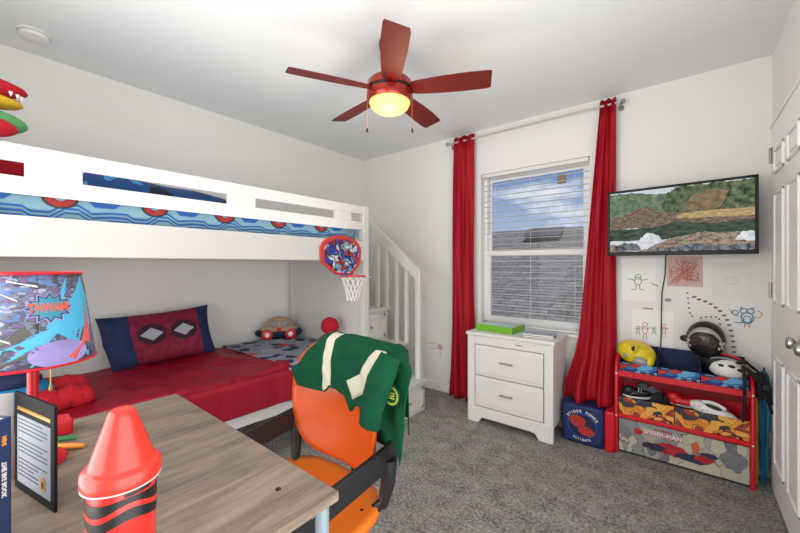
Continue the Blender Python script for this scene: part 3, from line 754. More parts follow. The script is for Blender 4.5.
MB().lathe([(.006, 0), (.006, .002), (.003, .003)], (-.865, .86, .476), 12).build('seat_bolt', M['blackink'], ch)
for s in (-1, 1):
    x = cxm+s*.268
    pts = [(cxm+s*.12, 1.035, .66), (cxm+s*.21, 1.02, .665), (x-.015*s, .985, .655), (x+.0*s, .93, .648), (x, .80, .632), (x-.0*s, .64, .615), (x-s*.01, .52, .60), (x-s*.015, .46, .57), (x-s*.02, .47, .50), (x-s*.04, .55, .455), (x-s*.08, .62, .44)]
    sub = []
    for a, b in zip(pts, pts[1:]):
        for t in range(4): sub.append(Vector(a).lerp(Vector(b), t/4))
    sub.append(Vector(pts[-1]))
    q = MB()
    vs = []
    nS = len(sub)
    for i, p in enumerate(sub):
        d = (sub[min(i+1, nS-1)]-sub[max(i-1, 0)]).normalized(); side = d.cross(Vector((0,0,1)))
        side = side.normalized() if side.length > .2 else Vector((s, 0, 0))
        up = side.cross(d).normalized()
        hh = .042 if i < nS*.62 else .022
        for (e, g_) in ((-1, -1), (1, -1), (1, 1), (-1, 1)): vs.append(p+side*e*.009+up*g_*hh)
    fs = [(0,1,2,3), tuple(4*(nS-1)+k for k in (3,2,1,0))]
    for i in range(nS-1):
        for k in range(4): fs.append((4*i+k, 4*i+(k+1) % 4, 4*i+4+(k+1) % 4, 4*i+4+k))
    q.add(vs, fs); q.build('armrest', M['dark'], ch, bevel=.005)
    MB().tube([(x, .935, .64), (x, .93, .56), (x-.012*s, .92, .49), (x-.06*s, .88, .445)], [.03, .026, .020, .015], 12).build('arm_support', M['dark'], ch)
q = MB(); q.box((cxm-.03, 1.03, .42), (cxm+.03, 1.052, .93)); q.box((cxm-.17, 1.025, .64), (cxm+.17, 1.05, .67)); q.build('back_support', M['dark'], ch, bevel=.008)
MB().box((cxm-.10, .62, .405), (cxm+.10, .88, .436)).box((cxm-.03, .80, .405), (cxm+.03, 1.05, .43)).build('seat_plate', M['dark'], ch, bevel=.006)
MB().tube([(cxm, .75, .10), (cxm, .75, .41)], .026, 16).build('gas_column', M['dark'], ch)
for k in range(5):
    a = 2*PI*k/5+.3; d = Vector((math.cos(a), math.sin(a), 0))
    c0 = Vector((cxm, .75, .11)); 
    MB().tube([c0, c0+d*.14+Vector((0,0,-.01)), c0+d*.27+Vector((0,0,-.035))], [.03, .024, .018], 10).build('base_arm', M['dark'], ch)
    e = c0+d*.27; MB().tube([Vector((e.x-.02*d.y, e.y+.02*d.x, .028)), Vector((e.x+.02*d.y, e.y-.02*d.x, .028))], .028, 14).build('caster', M['dark'], ch)

# jacket
jk = thing('jacket', 'green sports jacket with cream stripes draped over orange chair back', 'jacket', (cxm, .95, .8))
def interp(tab, x):
    for (a, b), (c, d) in zip(tab, tab[1:]):
        if x <= c: 
            t = max(0, min(1, (x-a)/(c-a))); t = t*t*(3-2*t)*.5+t*.5
            return b+(d-b)*t
    return tab[-1][1]
ztop = [(-1.335, .875), (-1.26, .955), (-1.18, 1.010), (-1.05, 1.012), (-.90, 1.008), (-.80, 1.012), (-.735, .992), (-.695, .955)]
zhem = [(-1.335, .845), (-1.30, .80), (-1.22, .80), (-1.14, .800), (-1.11, .828), (-1.03, .815), (-.985, .760), (-.95, .795), (-.86, .79), (-.795, .735), (-.735, .655), (-.70, .70), (-.695, .76)]
def jf(u, v):
    x = -1.335+u*.64; zt = interp(ztop, x); zh = interp(zhem, x)
    y0f = .925+.02*math.cos((x-cxm)*6)
    xk = x if x < -.80 else -.80+(x+.80)*.1
    x_o = x
    if v < .72:
        t = v/.72; z = zh+(zt-zh)*t; y = y0f+.02*t**3
        fold = .030*abs(nz3(x*7+z*3, z*2.2, 2))+.014*abs(nz3(x*19+z*9, z*6, 4))+(.018*math.sin((x+.78)*40+z*6) if x > -.86 else 0)
        y += -fold*(1-t**4)-.012
    elif v < .82:
        t = (v-.72)/.10; x = x+(xk-x)*t; z = zt+.016*math.sin(PI*t)+.004*nz3(x*20, t); y = y0f+.02-.012+t*.085
    else:
        x = xk; t = (v-.82)/.18; z = zt-t*.26; y = y0f+.093+.01*nz3(x*12, z*8)+.012
    return (x, y, z)
def on_jacket(x, v, e=.004):
    p = Vector(jf((x+1.335)/.64, v)); return p+Vector((0, -e, e*.5 if v > .6 else 0))
jb = MB().grid(90, 70, jf).build('jacket_body', M['green'], jk, solid=.005, off=1)
def stripe_on(path, w_, nm):
    q = MB(); n = 24
    def at(t):
        s = t*(len(path)-1); i = min(int(s), len(path)-2); k = s-i
        return [path[i][j]+(path[i+1][j]-path[i][j])*k for j in (0, 1)]
    def fn(u, v):
        x, vv = at(v); d = at(min(1, v+.03)); e_ = at(max(0, v-.03)); dx, dv_ = d[0]-e_[0], (d[1]-e_[1])*.3
        L_ = math.hypot(dx, dv_) or 1
        off = (u-.5)*w_
        return on_jacket(min(x+off*dv_/L_, -.70), min(max(vv-off*dx/L_/.3, 0.0), .98), .007)
    q.grid(6, 40, fn); q.build(nm, M['cream'], jk, solid=.003)
stripe_on([(-1.125, .03), (-1.13, .35), (-1.125, .72), (-1.12, .80)], .046, 'cream_stripe')
# right sleeve: flattened tube from shoulder, hanging down in front to the cuff
def sleeve(pts, rad, nm, flat=.55, mi=M['green'], n=20):
    q = MB(); P = []
    for a, b in zip(pts, pts[1:]):
        for t in range(8): P.append(Vector(a).lerp(Vector(b), t/8))
    P.append(Vector(pts[-1])); R = [interp([(i/(len(rad)-1), r) for i, r in enumerate(rad)], k/(len(P)-1)) for k in range(len(P))]
    vs = []; 
    for i, p in enumerate(P):
        d = (P[min(i+1, len(P)-1)]-P[max(i-1, 0)]).normalized(); side = d.cross(Vector((0, -1, 0))).normalized(); up = side.cross(d).normalized()
        for k in range(n):
            a = 2*PI*k/n; f_ = 1+.10*nz3(p.x*9+math.cos(a)*1.5, p.z*14, math.sin(a)*1.5)+.05*math.sin(3*a+i*.15)
            vs.append(p+(side*math.cos(a)+up*math.sin(a)*flat)*R[i]*f_)
    fs = []
    for i in range(len(P)-1):
        for k in range(n): fs.append((i*n+k, i*n+(k+1) % n, (i+1)*n+(k+1) % n, (i+1)*n+k))
    q.add(vs, fs); return q.build(nm, mi, jk, solid=.005, off=-1)
sA = W(391, 356, Y=.885); sB = W(380, 382, Y=.845); sC = W(371, 408, Y=.84); sD = W(369, 425, Y=.845)
sleeve([sA, sB, sC, sD], [.034, .044, .040, .037], 'sleeve')
# second sleeve and tail hanging down on the right
tA = W(396, 372, Y=.97); tB = W(393, 410, Y=.97); tC = W(387, 440, Y=.97)
sleeve([tA, tB, tC], [.03, .035, .03], 'sleeve')
# cream chest stripe (diagonal band)
q = MB(); cs = [W(344, 392, Y=.888), W(360, 384, Y=.886), W(366, 366, Y=.886), W(379, 350, Y=.892)]
hs = [.036, .034, .026, .020]
vs = []; fs = []; nC = 0
for i in range(len(cs)-1):
    for t in range(8):
        k = t/8; p = cs[i].lerp(cs[i+1], k); h_ = hs[i]+(hs[i+1]-hs[i])*k; d = (cs[i+1]-cs[i]).normalized(); sd = d.cross(Vector((0, -1, 0))).normalized()
        jd = (p.x+1.335)/.64
        for e in (-1, -.5, 0, .5, 1):
            pp = p+sd*h_*e; x_ = pp.x; zt = interp(ztop, x_); zh = interp(zhem, x_); v_ = .72*max(.01, min(.99, (pp.z-zh)/(zt-zh)))
            vs.append(on_jacket(x_, v_, .009))
        nC += 1
for i in range(nC-1):
    for k in range(4): fs.append((i*5+k, i*5+k+1, i*5+5+k+1, i*5+5+k))
q.add(vs, fs).build('cream_stripe', M['cream'], jk, solid=.003)
# crest
cr_ = W(392, 395, Y=.868); q = MB()
for t in range(24):
    a0, a1 = 2*PI*t/24, 2*PI*(t+.65)/24
    q.add([cr_+Vector((r*math.cos(a), -.006, r*math.sin(a))) for r, a in ((.024, a0), (.031, a0), (.031, a1), (.024, a1))], [(0,1,2,3)])
for dx in (-.008, 0, .008): q.box((cr_.x-.014, cr_.y-.008, cr_.z+dx-.0015), (cr_.x+.014, cr_.y-.004, cr_.z+dx+.0015))
q.build('yellow_crest', mat('yellow_embroidery', (196, 196, 60), .7), jk)
MB().star([(cr_.x+.034*math.cos(t*PI/12), cr_.z+.034*math.sin(t*PI/12)) for t in range(24)], lambda a, b: (a, cr_.y-.003, b), 0).build('crest_patch', M['green'], jk, solid=.003)

# ------------------------------------------------------------------ dresser
dx0, dx1, dy0, dy1, dh = -1.455, -.758, 2.715, 3.10, .752
dr = thing('nightstand', 'white two drawer nightstand under the window', 'nightstand', ((dx0+dx1)/2, 2.9, 0))
MB().box((dx0+.006, dy0+.030, .10), (dx1-.006, dy1, dh-.03)).build('body', M['furn2'], dr, bevel=.004)
MB().box((dx0-.012, dy0-.012, dh-.028), (dx1+.012, dy1, dh)).build('top', M['furn2'], dr, bevel=.006)
for x0, x1 in ((dx0, dx0+.065), (dx1-.065, dx1)): MB().box((x0, dy0, .0), (x1, dy0+.03, dh-.028)).build('corner_post', M['furn2'], dr, bevel=.004)
ap = [(dx0+.02, .0), (dx0+.10, .0), (dx0+.13, .045), (dx0+.17, .05), (dx1-.17, .05), (dx1-.13, .045), (dx1-.10, 0), (dx1-.02, 0), (dx1-.02, .135), (dx0+.02, .135)]
MB().prism(ap, lambda a, b, t: (a, t, b), dy0-.008, dy0+.025).build('skirt', M['furn2'], dr, bevel=.004)
for x in (dx0+.006, dx1-.05): MB().box((x, dy1-.05, 0), (x+.044, dy1, .10)).build('leg', M['furn2'], dr)
MB().box((dx0+.065, dy0+.004, dh-.098), (dx1-.065, dy0+.031, dh-.028)).build('top_rail', M['furn2'], dr, bevel=.003)
def knobbar(par, x, z):
    q = MB()
    for s in (-.042, .042): q.tube([(x+s, dy0-.005, z), (x+s, dy0-.026, z)], .0045, 8)
    q.tube([(x-.052, dy0-.028, z), (x+.052, dy0-.028, z)], .0065, 10); q.build('handle', M['chrome'], par)
for z0, z1 in ((.141, .391), (.398, .648)):
    f_ = MB(); a, b = dx0+.072, dx1-.072
    f_.box((a, dy0-.002, z0), (b, dy0+.024, z1))
    f_.box((a+.028, dy0-.010, z0+.028), (b-.028, dy0-.001, z1-.028))
    d_ = f_.build('drawer', M['furn2'], dr, bevel=.005); knobbar(d_, (a+b)/2, (z0+z1)/2+.01)
MB().tube([(-1.04, dy0+.003, .688), (-.99, dy0+.003, .688)], .004, 8).build('key_slot', M['chrome'], dr)
# console box
gx = thing('console_box', 'bright green and white game console box on the nightstand', 'box', (-1.25, 2.92, dh), math.radians(-4))
X = WM[gx.name]
MB().box((-.165, -.12, 0), (.165, .12, .052), 0, X).build('box_body', mat('lime_green_card', (112, 182, 38), .45), gx, bevel=.003)
MB().box((-.158, -.113, .052), (.158, .113, .0535), 0, X).build('box_top', mat('pale_green_card', (196, 222, 196), .4), gx)
MB().box((-.10, -.05, .0535), (.09, .05, .0545), 0, X).build('top_print', M['whiteink'], gx)
for i, (x, y, a, h0, c, lab) in enumerate(((-.90, 2.86, 12, 0, (96, 98, 104), 'dark grey thin book at bottom of pile on nightstand'), (-.905, 2.865, 8, .013, (176, 180, 186), 'light grey thin book lying on top of pile on nightstand'))):
    b_ = thing('thin_book', lab, 'book', (x, y, dh+h0), math.radians(a), 'books lying on the nightstand'); X = WM[b_.name]
    MB().box((-.115, -.08, 0), (.115, .08, .0018), 0, X).box((-.115, -.08, .011), (.115, .08, .0128), 0, X).box((-.115, .0782, 0), (.115, .08, .0128), 0, X).build('cover', mat('book_cover_%d' % i, c, .35), b_)
    MB().box((-.112, -.077, .0018), (.112, .0782, .011), 0, X).build('pages', M['paper'], b_)

# ------------------------------------------------------------------ curtains
rd = thing('curtain_rod', 'white curtain rod with nickel ball finials above the window', 'curtain rod', (-1.12, 3.07, 2.525))
MB().tube([(-1.86, 3.07, 2.525), (-.375, 3.07, 2.525)], .0085, 12).build('rod', mat('pale_rod', (196, 194, 190), .4), rd)
for x in (-.365, -1.87): MB().ell((x, 3.07, 2.525), (.018, .018, .018)).build('finial', M['chrome'], rd)
for x in (-1.84, -.385): MB().tube([(x, 3.07, 2.525), (x, 3.11, 2.525), (x, 3.139, 2.50)], .006, 8).tube([(x, 3.13, 2.50), (x, 3.1395, 2.50)], .02, 14).build('bracket', M['chrome'], rd)
def curtain(label, edges, folds, yc, depth, z0, z1):
    c = thing('curtain', label, 'curtain', ((edges(.5)[0]+edges(.5)[1])/2, 3.05, z0), 0, 'red window curtains')
    def fn(u, v):
        z = z0+(z1-z0)*v; a, b = edges(v); x = a+(b-a)*(u+.02*math.sin(u*20+v*6)*(1-v)); dd = depth(v)
        y = yc(v, u)+dd*math.sin(u*2*PI*folds+.8*math.sin(v*4))+.3*dd*math.sin(u*2*PI*folds*2.3+v*7)
        if v > .955: y += .008*math.sin(u*90)
        return (x, y, z+(.012*math.sin(u*PI*folds*2) if v > .995 else 0))
    MB().grid(110, 60, fn).build('panel', M['redcur'], c, solid=.003)
    return c
curtain('long dark red curtain hanging left of the window', lambda v: (-1.79-.06*(1-v), -1.585+.012*(1-v)), 2.3, lambda v, u: 3.065, lambda v: .018+.016*(1-v), .012, 2.565)
def redge(v):
    t = 1-v
    return (max(-.738, -.513-.205*t**1.1-.05*max(0, t-.86)*7), -.412)
def ryc(v, u):
    t = max(0, (.20-v)/.20)
    return 3.07-.155*t**.8
c2 = curtain('dark red curtain right of window bunched over the navy storage bag', redge, 2.2, ryc, lambda v: .016+.012*(1-v)+.035*max(0, .16-v)/.16, .30, 2.565)
# storage bag
sb = thing('storage_bag', 'navy and red fabric storage cube on floor under right curtain', 'storage cube', (-.57, 2.95, 0))
q = MB().box((-.735, 2.85, .0), (-.455, 3.09, .285)); q.build('bag_body', [mat('navy_nylon', (20, 38, 92), .55, bump=.5, bscale=14)], sb, bevel=.02, seg=3)
MB().box((-.452, 2.848, .0), (-.392, 3.09, .285)).build('side_panel', M['red'], sb, bevel=.012, seg=3)
def bf(e): return lambda a, b: (a, 2.85-e, b)
q = MB(); bcx, bcz = -.595, .140
def disc(r, e, mi, dx=0, dz_=0, k=.9): q.star([(bcx+dx+r*math.cos(t*PI/16), bcz+dz_+r*k*math.sin(t*PI/16)) for t in range(32)], bf(e), mi, 2)
disc(.098, .001, 0); disc(.093, .0016, 1)
rnd = random.Random(3)
q.star([(bcx-.03+.05*math.cos(t*PI/10)*(1+.25*rnd.random()), bcz+.03+.035*math.sin(t*PI/10)*(1+.3*rnd.random())) for t in range(20)], bf(.0022), 2, 2)
q.star([(bcx+.028+.045*math.cos(t*PI/10)*(1+.3*rnd.random()), bcz-.035+.028*math.sin(t*PI/10)*(1+.3*rnd.random())) for t in range(20)], bf(.0026), 2, 2)
q.build('round_print', [M['blueink'], M['navy'], mat('brick_red_print', (176, 48, 40), .7, var=.3, vscale=60)], sb)
q = MB()
def arc_text(st, r, a_mid, size, flip=1):
    n = len(st)
    for i, c in enumerate(st):
        if c == ' ': continue
        a = a_mid-(i-(n-1)/2)*size*.78/r*flip
        rot = a-PI/2 if flip > 0 else a+PI/2
        cx_, cz_ = bcx+r*math.cos(a), bcz+r*.92*math.sin(a)
        addtext(q, c, size, lambda x, y, cx_=cx_, cz_=cz_, rot=rot: (cx_+x*math.cos(rot)-y*math.sin(rot), 2.847, cz_+x*math.sin(rot)+y*math.cos(rot)), 0, .0008)
arc_text('SPIDER POWER', .112, PI/2, .026); arc_text('ULTIMATE', .112, -PI/2, .020, -1)
q.build('lettering', M['whiteink'], sb)

# ------------------------------------------------------------------ toy organizer
ox0, ox1, oy0, oy1 = -.385, .300, 2.90, 3.115
og = thing('toy_organizer', 'red three tier toy organizer rack with printed fabric bins', 'toy rack', ((ox0+ox1)/2, 3.0, 0))
def side(x, nm='side_frame'):
    q = MB(); r = .0115
    q.tube([(x, oy0, 0), (x, oy0, .585), (x, oy0+.03, .64), (x, oy0+.09, .668), (x, oy1-.02, .675), (x, oy1-.012, 0)], r, 12)
    for z in (.03, .27): q.box((x-.008, oy0, z), (x+.008, oy1-.012, z+.05))
    q.box((x-.006, oy0+.004, .53), (x+.006, oy1-.012, .60))
    q.build(nm, M['red'], og)
side(ox0); side(ox1)
for z in (.262, .556):
    h_ = .013 if z != .556 else .02
    MB().box((ox0, oy0-.006, z-h_), (ox1, oy0+.014, z+h_)).build('front_rail', M['red'], og, bevel=.004)
    MB().box((ox0, oy1-.03, z-.012), (ox1, oy1-.012, z+.012)).build('back_rail', M['red'], og)
MB().box((ox0, oy0+.016, .535), (ox1, oy1-.014, .545)).build('shelf', mat('dark_red_board', (170, 16, 34), .5), og)
MB().box((ox0, oy0+.016, .245), (ox1, oy1-.014, .255)).build('shelf', M['red'], og)
MB().box((ox0, oy1-.012, .04), (ox1, oy1-.006, .56)).build('back_panel', mat('deep_red_board', (150, 14, 30), .6), og)
for x in (ox0, ox1):
    for z in (.262, .556): MB().lathe([(.006, 0), (.005, .004)], n=10, xf=Matrix.Translation((x, oy0-.011, z)) @ Matrix.Rotation(PI/2, 4, 'X')).build('bolt', M['whiteink'], og)
def bin_(x0, x1, z0, zf, zb, pm, inside, lab, group, tilt=.012):
    b = thing('fabric_bin', lab, 'storage bin', ((x0+x1)/2, 3.0, z0), 0, group)
    ya, yb = oy0+.018, oy1-.016; t = .004
    q = MB()
    q.box((x0, ya, z0), (x1, yb, z0+t))
    for xa in (x0, x1-t):
        q.add([(xa, ya-tilt, zf), (xa, ya, z0), (xa, yb, z0), (xa, yb, zb), (xa+t, ya-tilt, zf), (xa+t, ya, z0), (xa+t, yb, z0), (xa+t, yb, zb)], [(0,1,2,3), (7,6,5,4), (0,3,7,4), (1,5,6,2), (0,4,5,1), (3,2,6,7)])
    q.box((x0, yb-t, z0), (x1, yb, zb)); q.build('bin_walls', inside, b)
    q = MB(); q.add([(x0, ya-t, z0), (x1, ya-t, z0), (x1, ya-tilt-t, zf), (x0, ya-tilt-t, zf), (x0, ya, z0), (x1, ya, z0), (x1, ya-tilt, zf), (x0, ya-tilt, zf)], [(0,1,2,3), (7,6,5,4), (0,4,5,1), (1,5,6,2), (2,6,7,3), (3,7,4,0)])
    q.build('front_panel', pm, b)
    return b
blp = comic('blue_bin_print', [(40, 110, 180), (100, 170, 215), (30, 60, 130), (190, 50, 50), (150, 200, 225), (24, 40, 90)], 9, .03, warp=.3, stretch=(1, 1, 1.6))
gap = (ox1-ox0-.03)/3; xs0 = ox0+.015
blab = ['blue printed bin at left of top tier under yellow toy helmet', 'blue printed bin at middle of top tier under black helmet', 'blue printed bin at right of top tier holding white helmet']
for i in range(3): bin_(xs0+i*gap+.002, xs0+(i+1)*gap-.002, .546, .636, .735, blp, M['navy'], blab[i], 'fabric bins in the toy rack')
orp = comic('orange_bin_print', [(232, 160, 62), (236, 176, 84), (226, 140, 50), (90, 160, 160), (60, 60, 72), (224, 150, 56), (160, 60, 50)], 7.5, .018, warp=.35, stretch=(1, 1, 1.3))
mid = (ox0+ox1)/2-.02
bin_(xs0, mid-.002, .256, .395, .44, orp, M['red'], 'orange printed bin at left of middle tier filled with shoes', 'fabric bins in the toy rack')
bin_(mid+.002, ox1-.013, .256, .395, .44, orp, M['red'], 'orange printed bin at right of middle tier with white clog', 'fabric bins in the toy rack')
bgp = comic('beige_bin_print', [(168, 164, 152), (188, 184, 164), (140, 142, 142), (176, 170, 150), (112, 116, 120), (196, 190, 168)], 6, .012, (90, 92, 96), .3, stretch=(1, 1, .8))
MB().box((ox0, oy1-.03, .018), (ox1, oy1-.012, .042)).build('back_rail', M['red'], og)
MB().box((ox0, oy0+.02, .008), (ox1, oy1-.03, .016)).build('base_shelf', M['darksoft'], og)
bb = bin_(xs0, ox1-.013, .018, .240, .243, bgp, M['darksoft'], 'wide beige printed bin across the bottom tier', 'fabric bins in the toy rack', .002)
yb_ = oy0+.018-.008
q = MB()
def bp_(e): return lambda a, b: (a, yb_-e, b)
rnd = random.Random(5)
def rag(cx_, cz_, rx, rz_, e, mi, n=18, j=.35): q.star([(cx_+rx*math.cos(2*PI*t/n)*(1-j*rnd.random()), cz_+rz_*math.sin(2*PI*t/n)*(1-j*rnd.random())) for t in range(n)], bp_(e), mi, 2)
rag(-.075, .105, .115, .045, .001, 0); rag(.02, .085, .10, .03, .0013, 1); rag(-.17, .10, .08, .03, .0014, 1); rag(-.26, .175, .03, .028, .001, 0); rag(.045, .16, .025, .05, .001, 2); rag(.11, .13, .05, .02, .001, 1); rag(.08, .10, .06, .025, .0015, 0); rag(.22, .14, .07, .08, .001, 3); rag(-.33, .15, .04, .05, .001, 3)
q.build('figure_print', [mat('red_print', (176, 32, 40), .6, var=.3, vscale=50), mat('slate_print', (40, 46, 70), .6, var=.3, vscale=40), mat('rust_print', (200, 100, 50), .6), mat('smoky_grey_print', (116, 120, 124), .6, var=.2, vscale=15)], bb)
q = MB(); q.star([(-.245, .232), (-.03, .232), (-.03, .222), (-.245, .222)], bp_(.001), 1, 2)
addtext(q, 'ULTIMATE', .022, lambda a, b: (-.125+a, yb_-.003, .214+b), 0, .0006); addtext(q, 'SPIDER-MAN', .036, lambda a, b: (-.125+a, yb_-.003, .188+b), 2, .0012)
addtext(q, 'SPIDER-MAN', .036, lambda a, b: (-.1235+a, yb_-.0025, .1865+b), 0, .003)
q.build('lettering', [mat('red_letter_ink', (190, 40, 50), .5), M['ltblue'], M['whiteink']], bb)
for i in range(2):
    pass
# yellow toy helmet
yh = thing('toy_robot_mask', 'yellow and silver toy robot helmet resting on left top bin', 'toy mask', (-.285, 3.0, .64))
X = Matrix.Translation((-.282, 2.985, .668)) @ Matrix.Rotation(math.radians(14), 4, 'Y') @ Matrix.Rotation(math.radians(20), 4, 'X')
q = MB(); q.ell((0, 0, .035), (.115, .085, .085), fn=lambda d: 1-.12*(abs(d.z) > .8), xf=X); q.build('shell', M['yellow'], yh)
q = MB(); q.ell((.035, -.058, .02), (.055, .035, .04), xf=X); q.build('face_plate', M['silver'], yh)
q = MB(); q.ell((.03, -.074, .050), (.035, .02, .010), xf=X); q.ell((-.045, -.058, .035), (.028, .026, .020), xf=X); q.build('eye_band', mat('toy_grey_green', (150, 160, 140), .3), yh)
q = MB(); q.box((-.012, -.080, .06), (.004, -.02, .125), 0, X); q.ell((.085, -.03, .02), (.03, .05, .05), xf=X); q.build('crest', M['yellow'], yh, bevel=.004)
q = MB(); q.ell((-.02, -.06, .098), (.012, .02, .016), xf=X); q.build('vent', M['dark'], yh)
# black helmet
bh = thing('toy_helmet', 'black toy helmet with silver visor band on top of rack', 'helmet', (.095, 3.0, .735))
X = Matrix.Translation((.095, 3.01, .842)) @ Matrix.Rotation(math.radians(-8), 4, 'Z')
q = MB(); q.ell((0, 0, 0), (.100, .095, .112), fn=lambda d: 1+.10*max(0, -d.z)*(abs(d.x) < .9), xf=X); q.build('shell', mat('glossy_black', (30, 28, 28), .28), bh)
q = MB()
def onh(ph, t, e=1.03): return X @ Vector((.100*e*math.cos(ph)*math.cos(t), .095*e*math.cos(ph)*math.sin(t), .112*e*math.sin(ph)))
q.grid(30, 4, lambda u, v: onh(.55-.10*v-1.0*abs(u*2-1)**3+.20*(1-v), -PI/2+(u*2-1)*1.05))
q.build('silver_band', M['silver'], bh, solid=.003)
q = MB(); q.grid(20, 6, lambda u, v: onh(.30-.65*v-.3*abs(u*2-1)**3, -PI/2+(u*2-1)*.75, 1.02)); q.build('visor', mat('dark_bronze_visor', (62, 52, 46), .2), bh, solid=.002)
for s in (-1, 1):
    q = MB()
    for i in range(3):
        for j in range(3):
            if (i+j) % 2: continue
            q.grid(2, 2, lambda u, v: onh(-.05-.15*j-.13*v, -PI/2+s*(.78+.13*i+.12*u), 1.035))
    q.build('white_check', M['whiteink'], bh, solid=.002)
q = MB(); q.ell((-.095, -.02, -.01), (.035, .03, .022), xf=X); q.build('side_fin', M['dark'], bh)
# bicycle helmet
wh = thing('bicycle_helmet', 'white, red and black bicycle helmet in right top bin', 'helmet', (.19, 3.0, .64))
X = Matrix.Translation((.185, 2.995, .675)) @ Matrix.Rotation(math.radians(10), 4, 'Y')
q = MB(); q.ell((.012, -.012, .0), (.095, .085, .065), xf=X); q.build('shell', M['white'], wh)
q = MB(); q.ell((-.012, .018, .014), (.110, .085, .068), xf=X); q.build('liner', M['dark'], wh)
q = MB()
for a, b in ((-.5, .35), (.1, .5), (.6, .3)):
    q.ell((.012+.075*math.sin(a), -.012-.080*math.cos(a)*math.cos(b), .065*math.sin(b)), (.018, .012, .010), xf=X, nu=12, nv=8)
q.build('vent', M['blackink'], wh)
q = MB(); q.tube([X @ Vector((-.115*math.cos(t*PI/12), .015-.02, .018+.062*math.sin(t*PI/12))) for t in range(1, 9)], .008, 8); q.build('red_trim', M['red'], wh)
q = MB(); q.tube([X @ Vector((.01+.1*math.cos(t*PI/12), -.05, .018+.050*math.sin(t*PI/12))) for t in range(2, 11)], .005, 8); q.build('grey_trim', M['grey'], wh)
# shoes in middle tier
def shoe(p, rz, tiltx, body, sole, lab, nm='shoe', laces=None):
    s = thing(nm, lab, 'shoe', p, 0, None); X = Matrix.Translation(p) @ Matrix.Rotation(rz, 4, 'Z') @ Matrix.Rotation(tiltx, 4, 'X')
    q = MB(); q.ell((0, 0, .035), (.085, .034, .030), fn=lambda d: 1+.12*max(0, -d.x), xf=X); q.ell((-.05, 0, .05), (.038, .031, .035), xf=X); q.build('upper', body, s)
    q = MB(); q.ell((0, 0, .012), (.090, .037, .014), xf=X); q.build('sole', sole, s)
    if laces:
        q = MB()
        for i in range(4): q.tube([X @ Vector((.0+.016*i, -.028+.002*i, .055-.002*i)), X @ Vector((.008+.016*i, 0, .072-.006*i)), X @ Vector((.012+.016*i, .028-.002*i, .055-.002*i))], .003, 6)
        q.build('laces', laces, s)
    return s
for k, z in (('a', .0),):
    shoe((-.27, 2.975, .385), .3, .15, M['dark'], M['white'], 'black and white sneaker with pale laces heaped in left orange bin', 'sneaker', M['whiteink'])
    shoe((-.20, 3.035, .39), -.4, -.3, mat('grey_shoe', (96, 104, 108), .7), M['white'], 'grey sneaker behind the black and white one', 'sneaker', M['whiteink'])
    shoe((-.125, 2.98, .375), .8, .2, M['darksoft'], M['dark'], 'all black shoe at right end of left orange bin', 'shoe')
    shoe((-.02, 2.985, .385), -.1, .1, M['red'], M['grey'], 'red and grey shoe in the middle between the two orange bins', 'shoe', M['dark'])
cl = thing('clog', 'white perforated clog shoe lying in right orange bin', 'shoe', (.14, 2.96, .385))
X = Matrix.Translation((.13, 2.955, .40)) @ Matrix.Rotation(math.radians(12), 4, 'Y') @ Matrix.Rotation(math.radians(-5), 4, 'Z')
q = MB(); q.ell((0, 0, .0), (.125, .045, .048), fn=lambda d: 1-.35*max(0, d.x)*max(0, d.z), xf=X); q.tube([X @ Vector((-.06+.012*t, -.035, .045+.014*math.sin(t*PI/9))) for t in range(10)], .010, 8); q.build('shell', M['white'], cl)
q = MB(); q.ell((-.005, -.036, .033), (.04, .014, .010), xf=X); q.build('opening', M['blackink'], cl)
q = MB()
for i in range(9): q.ell((-.09+i*.021, -.041, .006-.004*i+.01*(i % 2)), (.004, .007, .003), xf=X, nu=8, nv=6)
q.build('perforations', M['redink'], cl)
# straps on the right, umbrella, orange board
sp = thing('backpack', 'black backpack straps hanging over right end of toy rack', 'backpack', (.33, 2.93, .45))
def strap(pts, w_, nm='strap'):
    q = MB(); P = [Vector(p) for p in pts]; sub = []
    for a, b in zip(P, P[1:]):
        for t in range(5): sub.append(a.lerp(b, t/5))
    sub.append(P[-1]); q.tube(sub, w_, 10, flat=.35); q.build(nm, M['darksoft'], sp, subd=0)
strap([(.255, 2.885, .72), (.262, 2.872, .66), (.262, 2.868, .52), (.255, 2.872, .40)], .020)
strap([(.255, 2.89, .72), (.31, 2.875, .66), (.345, 2.865, .58), (.375, 2.86, .48)], .017)
strap([(.27, 2.93, .70), (.325, 2.90, .66), (.365, 2.90, .60), (.372, 2.89, .52)], .022)
strap([(.24, 2.90, .73), (.27, 2.95, .74), (.33, 2.97, .68), (.35, 2.93, .55)], .018)
q = MB(); q.box((.335, 2.86, .60), (.365, 2.882, .63)); q.build('buckle', M['dark'], sp, bevel=.004)
q = MB(); q.ell((.338, 2.965, .60), (.034, .05, .085)); q.build('pouch', M['darksoft'], sp)
um_ = thing('umbrella', 'folded blue and teal umbrella standing in corner beside toy rack', 'umbrella', (.365, 3.02, 0))
q = MB(); n = 40; prof = [(.006, .0), (.010, .03), (.016, .10), (.022, .25), (.026, .45), (.026, .58), (.016, .66), (.006, .68)]
vs = []; fs = []
for r, z in prof:
    for k in range(n):
        t = 2*PI*k/n; f_ = 1+.22*math.sin(t*8+z*4); vs.append((.36+r*f_*math.cos(t), 3.02+r*f_*math.sin(t), z))
for i in range(len(prof)-1):
    for k in range(n): fs.append((i*n+k, i*n+(k+1) % n, (i+1)*n+(k+1) % n, (i+1)*n+k))
q.add(vs, fs).build('canopy', M['teal'], um_)
MB().tube([(.36, 3.02, .02), (.36, 3.02, .70)], .005, 8).build('shaft', M['dark'], um_)
